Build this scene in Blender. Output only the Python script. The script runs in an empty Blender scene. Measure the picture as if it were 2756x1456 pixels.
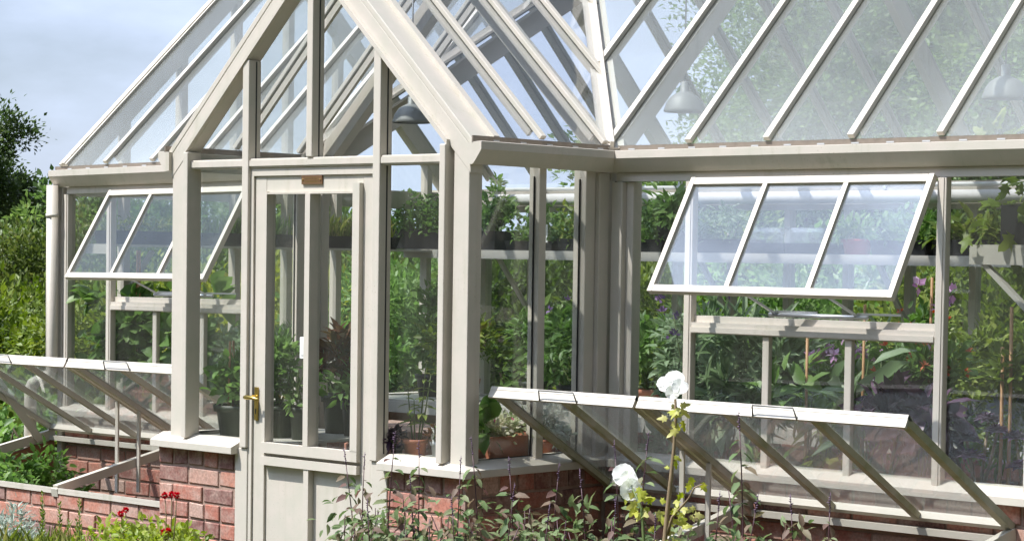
import bpy, math, random
import numpy as np
from mathutils import Vector, Matrix
RNG = np.random.default_rng(11); random.seed(5)
scene = bpy.context.scene
COL = scene.collection
R = math.radians

# ------------------------------------------------------------------ materials
def newmat(name):
    m = bpy.data.materials.new(name); m.use_nodes = True
    nt = m.node_tree; nt.nodes.clear()
    return m, nt, nt.nodes, nt.links
def principled(name, col, rough=.5, metal=0., spec=.5, var=.0, vscale=6., bump=0., bscale=60., dirt=None, coat=0.):
    m, nt, N, L = newmat(name)
    out = N.new('ShaderNodeOutputMaterial'); p = N.new('ShaderNodeBsdfPrincipled'); L.new(p.outputs[0], out.inputs[0])
    p.inputs['Base Color'].default_value = (*col, 1); p.inputs['Roughness'].default_value = rough
    p.inputs['Metallic'].default_value = metal; p.inputs['Specular IOR Level'].default_value = spec
    tc = N.new('ShaderNodeTexCoord')
    if var or dirt:
        n = N.new('ShaderNodeTexNoise'); n.inputs['Scale'].default_value = vscale; n.inputs['Detail'].default_value = 8; n.inputs['Roughness'].default_value = .65
        L.new(tc.outputs['Object'], n.inputs['Vector'])
        r = N.new('ShaderNodeValToRGB'); r.color_ramp.elements[0].position = .32; r.color_ramp.elements[1].position = .68
        d = dirt or tuple(c * (1 - var) for c in col)
        r.color_ramp.elements[0].color = (*d, 1); r.color_ramp.elements[1].color = (*col, 1)
        L.new(n.outputs['Fac'], r.inputs[0]); L.new(r.outputs[0], p.inputs['Base Color'])
    if bump:
        n2 = N.new('ShaderNodeTexNoise'); n2.inputs['Scale'].default_value = bscale; n2.inputs['Detail'].default_value = 5
        L.new(tc.outputs['Object'], n2.inputs['Vector'])
        b = N.new('ShaderNodeBump'); b.inputs['Strength'].default_value = bump; b.inputs['Distance'].default_value = .004
        L.new(n2.outputs['Fac'], b.inputs['Height']); L.new(b.outputs[0], p.inputs['Normal'])
    return m
def glassmat(name, f0=.04, tint=(.95, .97, .96), dust_veil=.03, dscale=3., dcol=(.86, .90, .89), streak=False, zdirt=False):
    m, nt, N, L = newmat(name)
    out = N.new('ShaderNodeOutputMaterial')
    tr = N.new('ShaderNodeBsdfTransparent'); tr.inputs[0].default_value = (*tint, 1)
    gl = N.new('ShaderNodeBsdfGlossy'); gl.inputs['Roughness'].default_value = 0.0
    lw = N.new('ShaderNodeLayerWeight'); lw.inputs['Blend'].default_value = .5
    p5 = N.new('ShaderNodeMath'); p5.operation = 'POWER'; L.new(lw.outputs['Facing'], p5.inputs[0]); p5.inputs[1].default_value = 5
    ma = N.new('ShaderNodeMath'); ma.operation = 'MULTIPLY_ADD'; L.new(p5.outputs[0], ma.inputs[0]); ma.inputs[1].default_value = 1 - f0; ma.inputs[2].default_value = f0
    mx = N.new('ShaderNodeMixShader'); L.new(ma.outputs[0], mx.inputs[0]); L.new(tr.outputs[0], mx.inputs[1]); L.new(gl.outputs[0], mx.inputs[2])
    df = N.new('ShaderNodeBsdfDiffuse'); df.inputs[0].default_value = (*dcol, 1)
    tl = N.new('ShaderNodeBsdfTranslucent'); tl.inputs[0].default_value = (*dcol, 1)
    md = N.new('ShaderNodeMixShader'); md.inputs[0].default_value = .45; L.new(df.outputs[0], md.inputs[1]); L.new(tl.outputs[0], md.inputs[2])
    tc = N.new('ShaderNodeTexCoord'); mp = N.new('ShaderNodeMapping'); L.new(tc.outputs['Object'], mp.inputs[0])
    if streak: mp.inputs['Scale'].default_value = (1, .35, .35)
    no = N.new('ShaderNodeTexNoise'); no.inputs['Scale'].default_value = dscale; no.inputs['Detail'].default_value = 7; no.inputs['Roughness'].default_value = .6
    L.new(mp.outputs[0], no.inputs['Vector'])
    mr = N.new('ShaderNodeMapRange'); mr.inputs[1].default_value = .3; mr.inputs[2].default_value = .75; mr.inputs[3].default_value = dust_veil * .78; mr.inputs[4].default_value = dust_veil * 1.3
    L.new(no.outputs['Fac'], mr.inputs[0])
    fac = mr.outputs[0]
    if zdirt:
        sx = N.new('ShaderNodeSeparateXYZ'); L.new(tc.outputs['Object'], sx.inputs[0])
        zr = N.new('ShaderNodeMapRange'); zr.inputs[1].default_value = 2.14; zr.inputs[2].default_value = 2.5; zr.inputs[3].default_value = 1.55; zr.inputs[4].default_value = 1.; zr.interpolation_type = 'SMOOTHSTEP'
        L.new(sx.outputs[2], zr.inputs[0]); mm = N.new('ShaderNodeMath'); mm.operation = 'MULTIPLY'; L.new(fac, mm.inputs[0]); L.new(zr.outputs[0], mm.inputs[1]); fac = mm.outputs[0]
    oi = N.new('ShaderNodeObjectInfo'); vm = N.new('ShaderNodeVectorMath'); vm.operation = 'ADD'; L.new(tc.outputs['Object'], vm.inputs[0])
    om = N.new('ShaderNodeMath'); om.operation = 'MULTIPLY'; om.inputs[1].default_value = 40; L.new(oi.outputs['Random'], om.inputs[0]); L.new(om.outputs[0], vm.inputs[1])
    wn = N.new('ShaderNodeTexNoise'); wn.inputs['Scale'].default_value = 2.5; wn.inputs['Detail'].default_value = 1; L.new(vm.outputs[0], wn.inputs['Vector'])
    bp = N.new('ShaderNodeBump'); bp.inputs['Strength'].default_value = .35; bp.inputs['Distance'].default_value = .012; L.new(wn.outputs['Fac'], bp.inputs['Height']); L.new(bp.outputs[0], gl.inputs['Normal'])
    m2 = N.new('ShaderNodeMixShader'); L.new(fac, m2.inputs[0]); L.new(mx.outputs[0], m2.inputs[1]); L.new(md.outputs[0], m2.inputs[2])
    L.new(m2.outputs[0], out.inputs[0])
    return m
def leafmat(name, cols, rough=.45, transl=.32, spec=.35):
    m, nt, N, L = newmat(name)
    out = N.new('ShaderNodeOutputMaterial'); p = N.new('ShaderNodeBsdfPrincipled')
    at = N.new('ShaderNodeAttribute'); at.attribute_name = 'v'
    r = N.new('ShaderNodeValToRGB'); e = r.color_ramp.elements
    e[0].position = 0; e[0].color = (*cols[0], 1); e[1].position = 1; e[1].color = (*cols[-1], 1)
    for i, c in enumerate(cols[1:-1]):
        x = e.new((i + 1) / (len(cols) - 1)); x.color = (*c, 1)
    L.new(at.outputs['Fac'], r.inputs[0]); L.new(r.outputs[0], p.inputs['Base Color'])
    p.inputs['Roughness'].default_value = rough; p.inputs['Specular IOR Level'].default_value = spec
    t = N.new('ShaderNodeBsdfTranslucent')
    hs = N.new('ShaderNodeHueSaturation'); hs.inputs['Saturation'].default_value = 1.15; hs.inputs['Value'].default_value = 1.5
    L.new(r.outputs[0], hs.inputs['Color']); L.new(hs.outputs[0], t.inputs[0])
    mx = N.new('ShaderNodeMixShader'); mx.inputs[0].default_value = transl
    L.new(p.outputs[0], mx.inputs[1]); L.new(t.outputs[0], mx.inputs[2]); L.new(mx.outputs[0], out.inputs[0])
    return m
def brickmat(name):
    m, nt, N, L = newmat(name)
    out = N.new('ShaderNodeOutputMaterial'); p = N.new('ShaderNodeBsdfPrincipled'); L.new(p.outputs[0], out.inputs[0])
    p.inputs['Roughness'].default_value = .85; p.inputs['Specular IOR Level'].default_value = .2
    at = N.new('ShaderNodeAttribute'); at.attribute_name = 'v'
    r = N.new('ShaderNodeValToRGB'); r.color_ramp.interpolation = 'LINEAR'; e = r.color_ramp.elements
    pal = [(0, (.15, .08, .075)), (.14, (.25, .11, .09)), (.35, (.40, .145, .105)), (.6, (.46, .185, .13)), (.8, (.50, .23, .165)), (1, (.50, .34, .28))]
    e[0].position = 0; e[0].color = (*pal[0][1], 1); e[1].position = 1; e[1].color = (*pal[-1][1], 1)
    for q, c in pal[1:-1]:
        x = e.new(q); x.color = (*c, 1)
    L.new(at.outputs['Fac'], r.inputs[0])
    tc = N.new('ShaderNodeTexCoord')
    n = N.new('ShaderNodeTexNoise'); n.inputs['Scale'].default_value = 14; n.inputs['Detail'].default_value = 10; n.inputs['Roughness'].default_value = .72
    L.new(tc.outputs['Object'], n.inputs['Vector'])
    mr = N.new('ShaderNodeMapRange'); mr.inputs[1].default_value = .42; mr.inputs[2].default_value = .66; mr.inputs[3].default_value = .04; mr.inputs[4].default_value = .74
    L.new(n.outputs['Fac'], mr.inputs[0])
    mx = N.new('ShaderNodeMix'); mx.data_type = 'RGBA'; L.new(mr.outputs[0], mx.inputs[0]); L.new(r.outputs[0], mx.inputs[6]); mx.inputs[7].default_value = (.51, .37, .31, 1)
    n3 = N.new('ShaderNodeTexNoise'); n3.inputs['Scale'].default_value = 90; n3.inputs['Detail'].default_value = 4; L.new(tc.outputs['Object'], n3.inputs['Vector'])
    mm = N.new('ShaderNodeMapRange'); mm.inputs[1].default_value = .3; mm.inputs[2].default_value = .7; mm.inputs[3].default_value = .72; mm.inputs[4].default_value = 1.15
    L.new(n3.outputs['Fac'], mm.inputs[0])
    mu = N.new('ShaderNodeMix'); mu.data_type = 'RGBA'; mu.blend_type = 'MULTIPLY'; mu.inputs[0].default_value = 1
    cc = N.new('ShaderNodeCombineColor'); [L.new(mm.outputs[0], cc.inputs[i]) for i in range(3)]
    L.new(mx.outputs[2], mu.inputs[6]); L.new(cc.outputs[0], mu.inputs[7]); L.new(mu.outputs[2], p.inputs['Base Color'])
    b = N.new('ShaderNodeBump'); b.inputs['Strength'].default_value = .7; b.inputs['Distance'].default_value = .005
    L.new(n.outputs['Fac'], b.inputs['Height']); L.new(b.outputs[0], p.inputs['Normal'])
    return m

M = {}
def weather(m):
    nt = m.node_tree; N = nt.nodes; L = nt.links; p = [n for n in N if n.type == 'BSDF_PRINCIPLED'][0]
    src = p.inputs['Base Color'].links[0].from_socket
    tc = N.new('ShaderNodeTexCoord'); mp = N.new('ShaderNodeMapping'); mp.inputs['Scale'].default_value = (22, 22, 1.6); L.new(tc.outputs['Object'], mp.inputs[0])
    n = N.new('ShaderNodeTexNoise'); n.inputs['Scale'].default_value = 1.; n.inputs['Detail'].default_value = 6; L.new(mp.outputs[0], n.inputs['Vector'])
    n2 = N.new('ShaderNodeTexNoise'); n2.inputs['Scale'].default_value = 1.7; n2.inputs['Detail'].default_value = 3; L.new(tc.outputs['Object'], n2.inputs['Vector'])
    r = N.new('ShaderNodeMapRange'); r.inputs[1].default_value = .54; r.inputs[2].default_value = .72; r.inputs[4].default_value = .42; L.new(n.outputs['Fac'], r.inputs[0])
    r2 = N.new('ShaderNodeMapRange'); r2.inputs[1].default_value = .42; r2.inputs[2].default_value = .66; L.new(n2.outputs['Fac'], r2.inputs[0])
    mu = N.new('ShaderNodeMath'); mu.operation = 'MULTIPLY'; L.new(r.outputs[0], mu.inputs[0]); L.new(r2.outputs[0], mu.inputs[1])
    x = N.new('ShaderNodeMix'); x.data_type = 'RGBA'; L.new(mu.outputs[0], x.inputs[0]); L.new(src, x.inputs[6]); x.inputs[7].default_value = (.33, .33, .22, 1); L.new(x.outputs[2], p.inputs['Base Color'])
    v = N.new('ShaderNodeTexVoronoi'); v.inputs['Scale'].default_value = 55; L.new(tc.outputs['Object'], v.inputs['Vector'])
    r3 = N.new('ShaderNodeMapRange'); r3.inputs[1].default_value = .10; r3.inputs[2].default_value = .16; r3.inputs[3].default_value = .45; r3.inputs[4].default_value = 0; L.new(v.outputs['Distance'], r3.inputs[0])
    m3 = N.new('ShaderNodeMath'); m3.operation = 'MULTIPLY'; L.new(r3.outputs[0], m3.inputs[0]); L.new(r2.outputs[0], m3.inputs[1])
    y = N.new('ShaderNodeMix'); y.data_type = 'RGBA'; L.new(m3.outputs[0], y.inputs[0]); L.new(x.outputs[2], y.inputs[6]); y.inputs[7].default_value = (.25, .22, .15, 1); L.new(y.outputs[2], p.inputs['Base Color'])
    return m
CREAM = (.60, .54, .475)
M['paint'] = principled('paint', CREAM, .42, spec=.45, vscale=7., dirt=(.53, .505, .43), bump=.12, bscale=40)
weather(M['paint'])
M['paint_green'] = principled('paint_algae', CREAM, .5, spec=.35, vscale=4.5, dirt=(.27, .28, .12), bump=.1)
M['strip'] = principled('eaves_strip', (.24, .20, .16), .55, var=.25, vscale=30)
M['gasket'] = principled('gasket', (.025, .025, .025), .6)
M['brass'] = principled('brass', (.62, .45, .13), .28, metal=1., var=.35, vscale=40)
M['bronze'] = principled('bronze_plate', (.26, .145, .075), .45, metal=.5, var=.2, vscale=60)
M['steel'] = principled('steel', (.55, .56, .57), .35, metal=.8)
M['wire'] = principled('wire', (.2, .2, .19), .5, metal=.5)
M['alu'] = principled('lamp_metal', (.22, .23, .22), .55, metal=.2, var=.15, vscale=20)
M['white'] = principled('white_plastic', (.78, .78, .76), .4, var=.04)
M['grey'] = principled('grey_plastic', (.45, .46, .47), .5)
M['shade'] = principled('blind_fabric', (.74, .72, .69), .7, var=.08, vscale=9)
M['staging'] = principled('staging', (.50, .48, .43), .45, var=.1, vscale=5)
M['black'] = principled('black_plastic', (.018, .019, .021), .45, var=.4, vscale=20)
M['darkgreen'] = principled('dark_green_pot', (.03, .04, .022), .5, var=.35, vscale=18)
M['bluepot'] = principled('blue_grey_pot', (.17, .20, .24), .5, var=.2)
M['terra'] = principled('terracotta', (.47, .165, .09), .8, vscale=11, dirt=(.30, .13, .085), bump=.25)
M['redplastic'] = principled('red_plastic', (.42, .06, .05), .4)
M['soil'] = principled('soil', (.055, .038, .026), .95, var=.5, vscale=30, bump=1., bscale=80)
M['cane'] = principled('bamboo', (.46, .26, .12), .55, var=.25, vscale=25)
M['stemg'] = principled('green_stem', (.12, .17, .05), .55, var=.3, vscale=30)
M['stemp'] = principled('purple_stem', (.085, .035, .045), .5, var=.3, vscale=40)
M['stemb'] = principled('brown_stem', (.30, .22, .13), .6, var=.35, vscale=40)
M['bark'] = principled('bark', (.12, .09, .06), .9, var=.4, vscale=15, bump=.8)
M['mortar'] = principled('mortar', (.40, .27, .215), .95, var=.3, vscale=18, bump=.9, bscale=90)
M['wood'] = principled('frame_board', (.28, .12, .06), .7, var=.35, vscale=9)
M['brick'] = brickmat('brick')
M['glass'] = glassmat('wall_glass', .042, (.97, .98, .97), .008)
M['roofglass'] = glassmat('roof_glass', .06, (.975, .985, .98), .092, 1.2, zdirt=True, streak=True)
M['porchglass'] = glassmat('porch_roof_glass', .05, (.96, .97, .98), .025, 3., zdirt=True)
M['ventglass'] = glassmat('vent_glass', .075, (.98, .985, .99), .05, 1.6, dcol=(.62, .74, .85))  # bluish film colour paints in the milky veil of reflected sky
M['lidglass'] = glassmat('lid_glass', .05, (.90, .91, .90), .05, 5.)
M['clear'] = glassmat('clear_plastic', .09, (.88, .91, .93), .12, 6.)
M['ground'] = principled('ground', (.09, .10, .045), .95, vscale=1.2, dirt=(.07, .06, .035), bump=.8, bscale=8)
M['paving'] = principled('paving', (.26, .24, .21), .9, var=.3, vscale=4, bump=.4)
# foliage
LM = {
 'shade_tree': leafmat('shade_tree_leaves', [(.045, .08, .025), (.08, .125, .04), (.13, .18, .06)]),
 'hedge': leafmat('hedge_leaves', [(.045, .085, .02), (.09, .15, .03), (.15, .21, .05)]),
 'dark': leafmat('dark_leaves', [(.055, .11, .03), (.10, .18, .05), (.16, .25, .08)], transl=.36),
 'bright': leafmat('bright_leaves', [(.08, .13, .02), (.15, .21, .035), (.27, .31, .08)]),
 'yellow': leafmat('yellow_leaves', [(.20, .25, .03), (.34, .38, .05), (.42, .42, .12)]),
 'lime': leafmat('lime_leaves', [(.30, .36, .05), (.46, .47, .09), (.52, .50, .20)], transl=.4),
 'red_tip': leafmat('red_tipped_leaves', [(.075, .115, .03), (.115, .16, .04), (.18, .19, .065)]),
 'tree': leafmat('tree_leaves', [(.08, .14, .045), (.14, .22, .07), (.24, .33, .11)], transl=.4),
 'mid': leafmat('mid_leaves', [(.08, .16, .04), (.15, .26, .07), (.25, .36, .13)], transl=.4),
 'greygreen': leafmat('grey_green_leaves', [(.13, .20, .10), (.23, .32, .18), (.34, .42, .28)]),
 'silver': leafmat('silver_leaves', [(.22, .28, .22), (.36, .42, .36), (.55, .58, .50)]),
 'salvia': leafmat('sage_leaves', [(.06, .10, .035), (.12, .185, .07), (.20, .26, .12), (.19, .15, .095), (.14, .075, .07)], rough=.6),
 'purple': leafmat('purple_leaves', [(.035, .018, .035), (.08, .045, .075), (.19, .12, .18)], rough=.35, transl=.12),
 'bronze': leafmat('bronze_leaves', [(.06, .02, .012), (.12, .05, .02), (.10, .12, .03)]),
 'variegated': leafmat('variegated_leaves', [(.25, .32, .14), (.5, .52, .33), (.62, .55, .48)]),
 'bright2': leafmat('lime_border_leaves', [(.14, .20, .03), (.26, .33, .055), (.36, .40, .10)], transl=.38),
 'grass': leafmat('grass_leaves', [(.14, .20, .04), (.26, .32, .07), (.40, .38, .15)]),
 'redf': leafmat('red_petals', [(.42, .006, .012), (.6, .012, .02), (.5, .02, .05)], transl=.25),
 'pinkf': leafmat('pink_petals', [(.62, .05, .18), (.7, .12, .3), (.6, .25, .42)], transl=.25),
 'lilacf': leafmat('lilac_petals', [(.42, .22, .42), (.55, .33, .52), (.6, .45, .6)], transl=.25),
 'violetf': leafmat('violet_petals', [(.14, .08, .22), (.22, .13, .30), (.3, .2, .36)], transl=.2),
 'orangef': leafmat('orange_petals', [(.6, .09, .03), (.65, .16, .08), (.65, .25, .15)], transl=.25),
 'whitef': leafmat('white_petals', [(.86, .87, .85), (.9, .9, .88), (.86, .88, .80)], transl=.3),
}
# ------------------------------------------------------------------ builders
class MB:
    def __init__(s): s.v = []; s.f = []; s.a = []; s.sm = []
    def add(s, vs, fs, val=.5, smooth=False):
        o = len(s.v); s.v += [tuple(p) for p in vs]
        for f in fs: s.f.append([i + o for i in f]); s.a.append(val); s.sm.append(smooth)
        return s
    def box(s, x0, x1, y0, y1, z0, z1, val=.5):
        return s.add([(x0,y0,z0),(x1,y0,z0),(x1,y1,z0),(x0,y1,z0),(x0,y0,z1),(x1,y0,z1),(x1,y1,z1),(x0,y1,z1)],
              [(0,3,2,1),(4,5,6,7),(0,1,5,4),(1,2,6,5),(2,3,7,6),(3,0,4,7)], val)
    def beam(s, p0, p1, w, h, up=(0,0,1), off=0., val=.5):
        """bar p0->p1, width w sideways, from off to off+h along the up side"""
        p0 = Vector(p0); p1 = Vector(p1); d = (p1 - p0).normalized(); up = Vector(up)
        sd = d.cross(up).normalized(); u = sd.cross(d).normalized()
        vs = []
        for p in (p0, p1):
            for a, b in ((-w/2, off), (w/2, off), (w/2, off+h), (-w/2, off+h)): vs.append(p + sd*a + u*b)
        return s.add(vs, [(0,3,2,1)[::-1] if 0 else (0,1,2,3),(7,6,5,4),(0,4,5,1),(1,5,6,2),(2,6,7,3),(3,7,4,0)], val)
    def tube(s, pts, r, n=8, val=.5, cap=True):
        pts = [Vector(p) for p in pts]; rs = r if isinstance(r, (list, tuple)) else [r]*len(pts)
        vs = []; fs = []; pu = None
        for i, p in enumerate(pts):
            d = (pts[min(i+1, len(pts)-1)] - pts[max(i-1, 0)]).normalized()
            if pu is None: pu = d.orthogonal().normalized()
            u = (pu - d * pu.dot(d)).normalized(); pu = u; w = d.cross(u)
            for k in range(n):
                a = 2*math.pi*k/n; vs.append(p + (u*math.cos(a) + w*math.sin(a))*rs[i])
        for i in range(len(pts)-1):
            for k in range(n):
                a = i*n+k; b = i*n+(k+1) % n; fs.append((a, b, b+n, a+n))
        if cap: fs += [tuple(range(n))[::-1], tuple(range((len(pts)-1)*n, len(pts)*n))]
        return s.add(vs, fs, val, True)
    def lathe(s, c, prof, n=24, val=.5, closed=False):
        vs = []; fs = []
        for r, z in prof:
            for k in range(n):
                a = 2*math.pi*k/n; vs.append((c[0]+r*math.cos(a), c[1]+r*math.sin(a), c[2]+z))
        m = len(prof)
        for i in range(m-1):
            for k in range(n):
                a = i*n+k; b = i*n+(k+1) % n; fs.append((a, b, b+n, a+n))
        return s.add(vs, fs, val, True)
    def poly(s, pts, nrm, th, val=.5):
        """flat polygon given thickness th along nrm"""
        nrm = Vector(nrm).normalized(); pts = [Vector(p) for p in pts]; n = len(pts)
        vs = pts + [p + nrm*th for p in pts]
        return s.add(vs, [tuple(range(n))[::-1], tuple(range(n, 2*n))] + [(i, (i+1) % n, n+(i+1) % n, n+i) for i in range(n)], val)
    def prism(s, prof, axis, a0, a1, m=None, val=.5):
        """profile points (u,z) swept along x or y; m(u,z,t)->xyz"""
        n = len(prof); vs = [m(u, z, a0) for u, z in prof] + [m(u, z, a1) for u, z in prof]
        return s.add(vs, [tuple(range(n)), tuple(range(n, 2*n))[::-1]] + [(i, n+i, n+(i+1) % n, (i+1) % n) for i in range(n)], val)
    def build(s, name, mat, parent=None):
        me = bpy.data.meshes.new(name); me.from_pydata(s.v, [], s.f); me.update()
        at = me.attributes.new('v', 'FLOAT', 'FACE'); at.data.foreach_set('value', s.a)
        me.polygons.foreach_set('use_smooth', s.sm)
        mats = mat if isinstance(mat, list) else [mat]
        for q in mats: me.materials.append(q)
        o = bpy.data.objects.new(name, me); COL.objects.link(o)
        if parent: o.parent = parent; o.location = -Vector(parent.matrix_world.translation) if 0 else (0,0,0)
        import bmesh
        bm = bmesh.new(); bm.from_mesh(me); bmesh.ops.recalc_face_normals(bm, faces=bm.faces); bm.to_mesh(me); bm.free()
        return o
def thing(name, label, cat, loc=(0,0,0), group=None):
    o = bpy.data.objects.new(name, None); COL.objects.link(o); o.location = loc; o.empty_display_size = .1
    o['label'] = label; o['category'] = cat
    if group: o['group'] = group
    return o
def bevel(o, w=.003, seg=2):
    m = o.modifiers.new('edge', 'BEVEL'); m.width = w; m.segments = seg; m.limit_method = 'ANGLE'; m.angle_limit = R(40)
    return o
def unit(a): return a / np.maximum(np.linalg.norm(a, axis=-1, keepdims=True), 1e-9)
T4 = (np.array([(0,0,0),(.42,.5,.08),(1,0,0),(.42,-.5,.08)]), np.array([(0,2,1),(0,3,2)]))
T8 = (np.array([(0,0,0),(.28,.42,.05),(.28,0,-.03),(.28,-.42,.05),(.66,.36,-.03),(.66,0,-.1),(.66,-.36,-.03),(1,0,-.26)]),
      np.array([(0,2,1),(0,3,2),(1,2,5),(1,5,4),(2,3,6),(2,6,5),(4,5,7),(5,6,7)]))
TB = (np.array([(0,.5,0),(0,-.5,0),(.4,.42,.08),(.4,-.42,.08),(.75,.28,.02),(.75,-.28,.02),(1,0,-.12)]),
      np.array([(0,1,3),(0,3,2),(2,3,5),(2,5,4),(4,5,6)]))
def lobed():
    pts = [(0,0,0)]
    for a, r in ((-150,.28),(-115,.5),(-92,.3),(-62,.62),(-38,.42),(-14,.78),(0,1.),(14,.78),(38,.42),(62,.62),(92,.3),(115,.5),(150,.28)):
        pts.append((.3+r*.7*math.cos(R(a)), r*.62*math.sin(R(a))*1.25, -.12*r*r + .05*math.sin(a)))
    c = len(pts); pts.append((.3, 0, .04))
    n = len(pts); f = []
    for i in range(1, 13): f.append((c, i, i+1))
    f += [(c, 13, 0), (c, 0, 1)]
    return np.array(pts), np.array(f)
TL = lobed()
class LB:
    """collects leaves"""
    def __init__(s): s.V = []; s.F = []; s.A = []; s.n = 0
    def add(s, P, D, L, W, tmpl=T8, Nrm=None, val=None):
        P = np.asarray(P, float).reshape(-1, 3); n = len(P); D = unit(np.asarray(D, float).reshape(-1, 3)*np.ones((n, 1)))
        L = np.broadcast_to(L, n); W = np.broadcast_to(W, n)
        if Nrm is None: Nrm = np.array([0, 0, 1.]) + RNG.normal(0, .45, (n, 3))
        Nrm = np.asarray(Nrm, float)*np.ones((n, 1))
        S = unit(np.cross(Nrm, D)); N2 = np.cross(D, S)
        t, f = tmpl; k = len(t)
        V = P[:, None] + D[:, None]*(t[None, :, 0:1]*L[:, None, None]) + S[:, None]*(t[None, :, 1:2]*W[:, None, None]) + N2[:, None]*(t[None, :, 2:3]*L[:, None, None])
        s.V.append(V.reshape(-1, 3)); s.F.append((f[None] + (np.arange(n)*k)[:, None, None] + s.n).reshape(-1, 3)); s.n += n*k
        if val is None: val = RNG.random(n)
        s.A.append(np.repeat(np.broadcast_to(val, n), len(f)))
        return s
    def build(s, name, mat, parent=None, smooth=False):
        V = np.concatenate(s.V).astype(np.float32); F = np.concatenate(s.F).astype(np.int32); A = np.concatenate(s.A).astype(np.float32)
        me = bpy.data.meshes.new(name); nf = len(F)
        me.vertices.add(len(V)); me.vertices.foreach_set('co', V.ravel())
        me.loops.add(nf*3); me.loops.foreach_set('vertex_index', F.ravel())
        me.polygons.add(nf); me.polygons.foreach_set('loop_start', np.arange(0, nf*3, 3, dtype=np.int32)); me.polygons.foreach_set('loop_total', np.full(nf, 3, np.int32))
        me.update(calc_edges=True); at = me.attributes.new('v', 'FLOAT', 'FACE'); at.data.foreach_set('value', A)
        if smooth: me.polygons.foreach_set('use_smooth', np.ones(nf, bool))
        me.materials.append(mat); me.validate()
        o = bpy.data.objects.new(name, me); COL.objects.link(o)
        if parent: o.parent = parent
        return o
def rdir(n, up=0.):
    d = RNG.normal(0, 1, (n, 3)); d[:, 2] += up; return unit(d)
def clumpy(c, rad, n, nclump, cs, leaf, shell=.55, lo=-1., up=.2, tmpl=T4, lb=None, wr=.5, jit=.35):
    """leaves gathered in clumps spread through an ellipsoid"""
    lb = lb or LB(); c = np.array(c, float); rad = np.array(rad, float)
    d = rdir(nclump); d = d[d[:, 2] > lo] if lo > -1 else d
    rr = shell + (1-shell)*RNG.random((len(d), 1))
    lump = 1 + .22*np.sin(d[:, :1]*5.1+c[0])*np.cos(d[:, 1:2]*4.3+c[1]) + RNG.normal(0, .07, (len(d), 1))
    cc = c + d*rad*rr*lump; tone = RNG.random(len(d))
    k = RNG.integers(0, len(d), n)
    off = RNG.normal(0, 1, (n, 3))*cs
    P = cc[k] + off
    D = unit(unit(off)*.7 + d[k]*.5 + RNG.normal(0, .5, (n, 3)) + np.array([0, 0, up]))
    L = leaf*(1 + RNG.normal(0, jit*.6, n).clip(-.5, .8))
    lb.add(P, D, L, L*wr, tmpl, Nrm=unit(d[k]*.6 + np.array([0, 0, .8]) + RNG.normal(0, .45, (n, 3))), val=(.55*tone[k] + .45*RNG.random(n)).clip(0, 1))
    return lb
def stemset(mb, base, tops, r=.006, bend=.1, n=6):
    b = Vector(base)
    for t in tops:
        t = Vector(t); mid = (b+t)/2 + Vector((random.uniform(-bend, bend), random.uniform(-bend, bend), 0))
        mb.tube([b, b.lerp(mid, .6), mid, mid.lerp(t, .6), t], [r, r*.9, r*.8, r*.6, r*.35], n)

# ------------------------------------------------------------------ greenhouse
PA = M['paint']
GH = thing('greenhouse', 'cream framed greenhouse with glazed gabled porch on a low red brick wall', 'greenhouse')
def part(name, mb, mat=PA, parent=GH, bev=0):
    o = mb.build(name, mat, parent)
    if bev: bevel(o, bev)
    return o
def bx(name, x0, x1, y0, y1, z0, z1, mat=PA, parent=GH, bev=0): return part(name, MB().box(x0, x1, y0, y1, z0, z1), mat, parent, bev)
GS, PS = .97, .96
EZ = 2.145; GY0, GY1 = .87, 3.97; RY = 2.42
PX = .98
def zmain(y): return EZ + GS*((y-GY0) if y <= RY else (GY1-y))
def zpor(x): return EZ + PS*(PX-abs(x))
def vy(x): return GY0 + (PS/GS)*(PX-abs(x)) if abs(x) < PX else GY0
XL, XR = -3.03, 3.1

# bricks ----------------------------------------------------------
def brickwall(face, u0, u1, pos, z1, z0=0., depth=.1, header=True, core=True, flip=1):
    """face 'y': wall face at y=pos looking -y (flip=1); face 'x': at x=pos looking +x (flip=1) or -x (flip=-1)"""
    mb = MB(); z = z1; row = 0
    while z > z0:
        hd = header and row == 0
        h = .068 if not hd else .074; L = (.205 if random.random() < .75 else .1) if not hd else .096; g = random.uniform(.010, .016)
        u = u0 - (0 if hd else (0 if row % 2 else .108)); 
        while u < u1:
            a, b = max(u, u0), min(u + L, u1)
            if b - a > .02:
                r = random.random()
                v = random.choice([.3, .4, .5, .6, .7, .8, .55, .65]) + random.uniform(-.08, .08)
                if hd: v = random.choice([.08, .2, .3, .35, .45, .12])
                if r < .17: v = random.uniform(0, .14)
                elif r > .84: v = random.uniform(.85, 1)
                j = lambda s=.0034: random.uniform(-s, s)
                pr = .006 + j(.003)
                q = [(a+j(), z-h+j()), (b+j(), z-h+j()), (b+j(), z+j()), (a+j(), z+j())]
                vs = []
                for dd, sh in ((-.05, 0), (pr-.003, 0), (pr, .0035)):
                    for i, (uu, zz) in enumerate(q):
                        su = sh if i in (0, 3) else -sh; sz = sh if i in (0, 1) else -sh
                        vs.append((uu+su, dd, zz+sz))
                fs = [(4,5,9,8),(5,6,10,9),(6,7,11,10),(7,4,8,11),(8,9,10,11),(0,1,5,4),(1,2,6,5),(2,3,7,6),(3,0,4,7)]
                W = [((uu, pos-dd, zz) if face == 'y' else (pos+flip*dd, uu, zz)) for uu, dd, zz in vs]
                mb.add(W, fs, v)
            u += L + g
        z -= h + g; row += 1
    return mb
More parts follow.
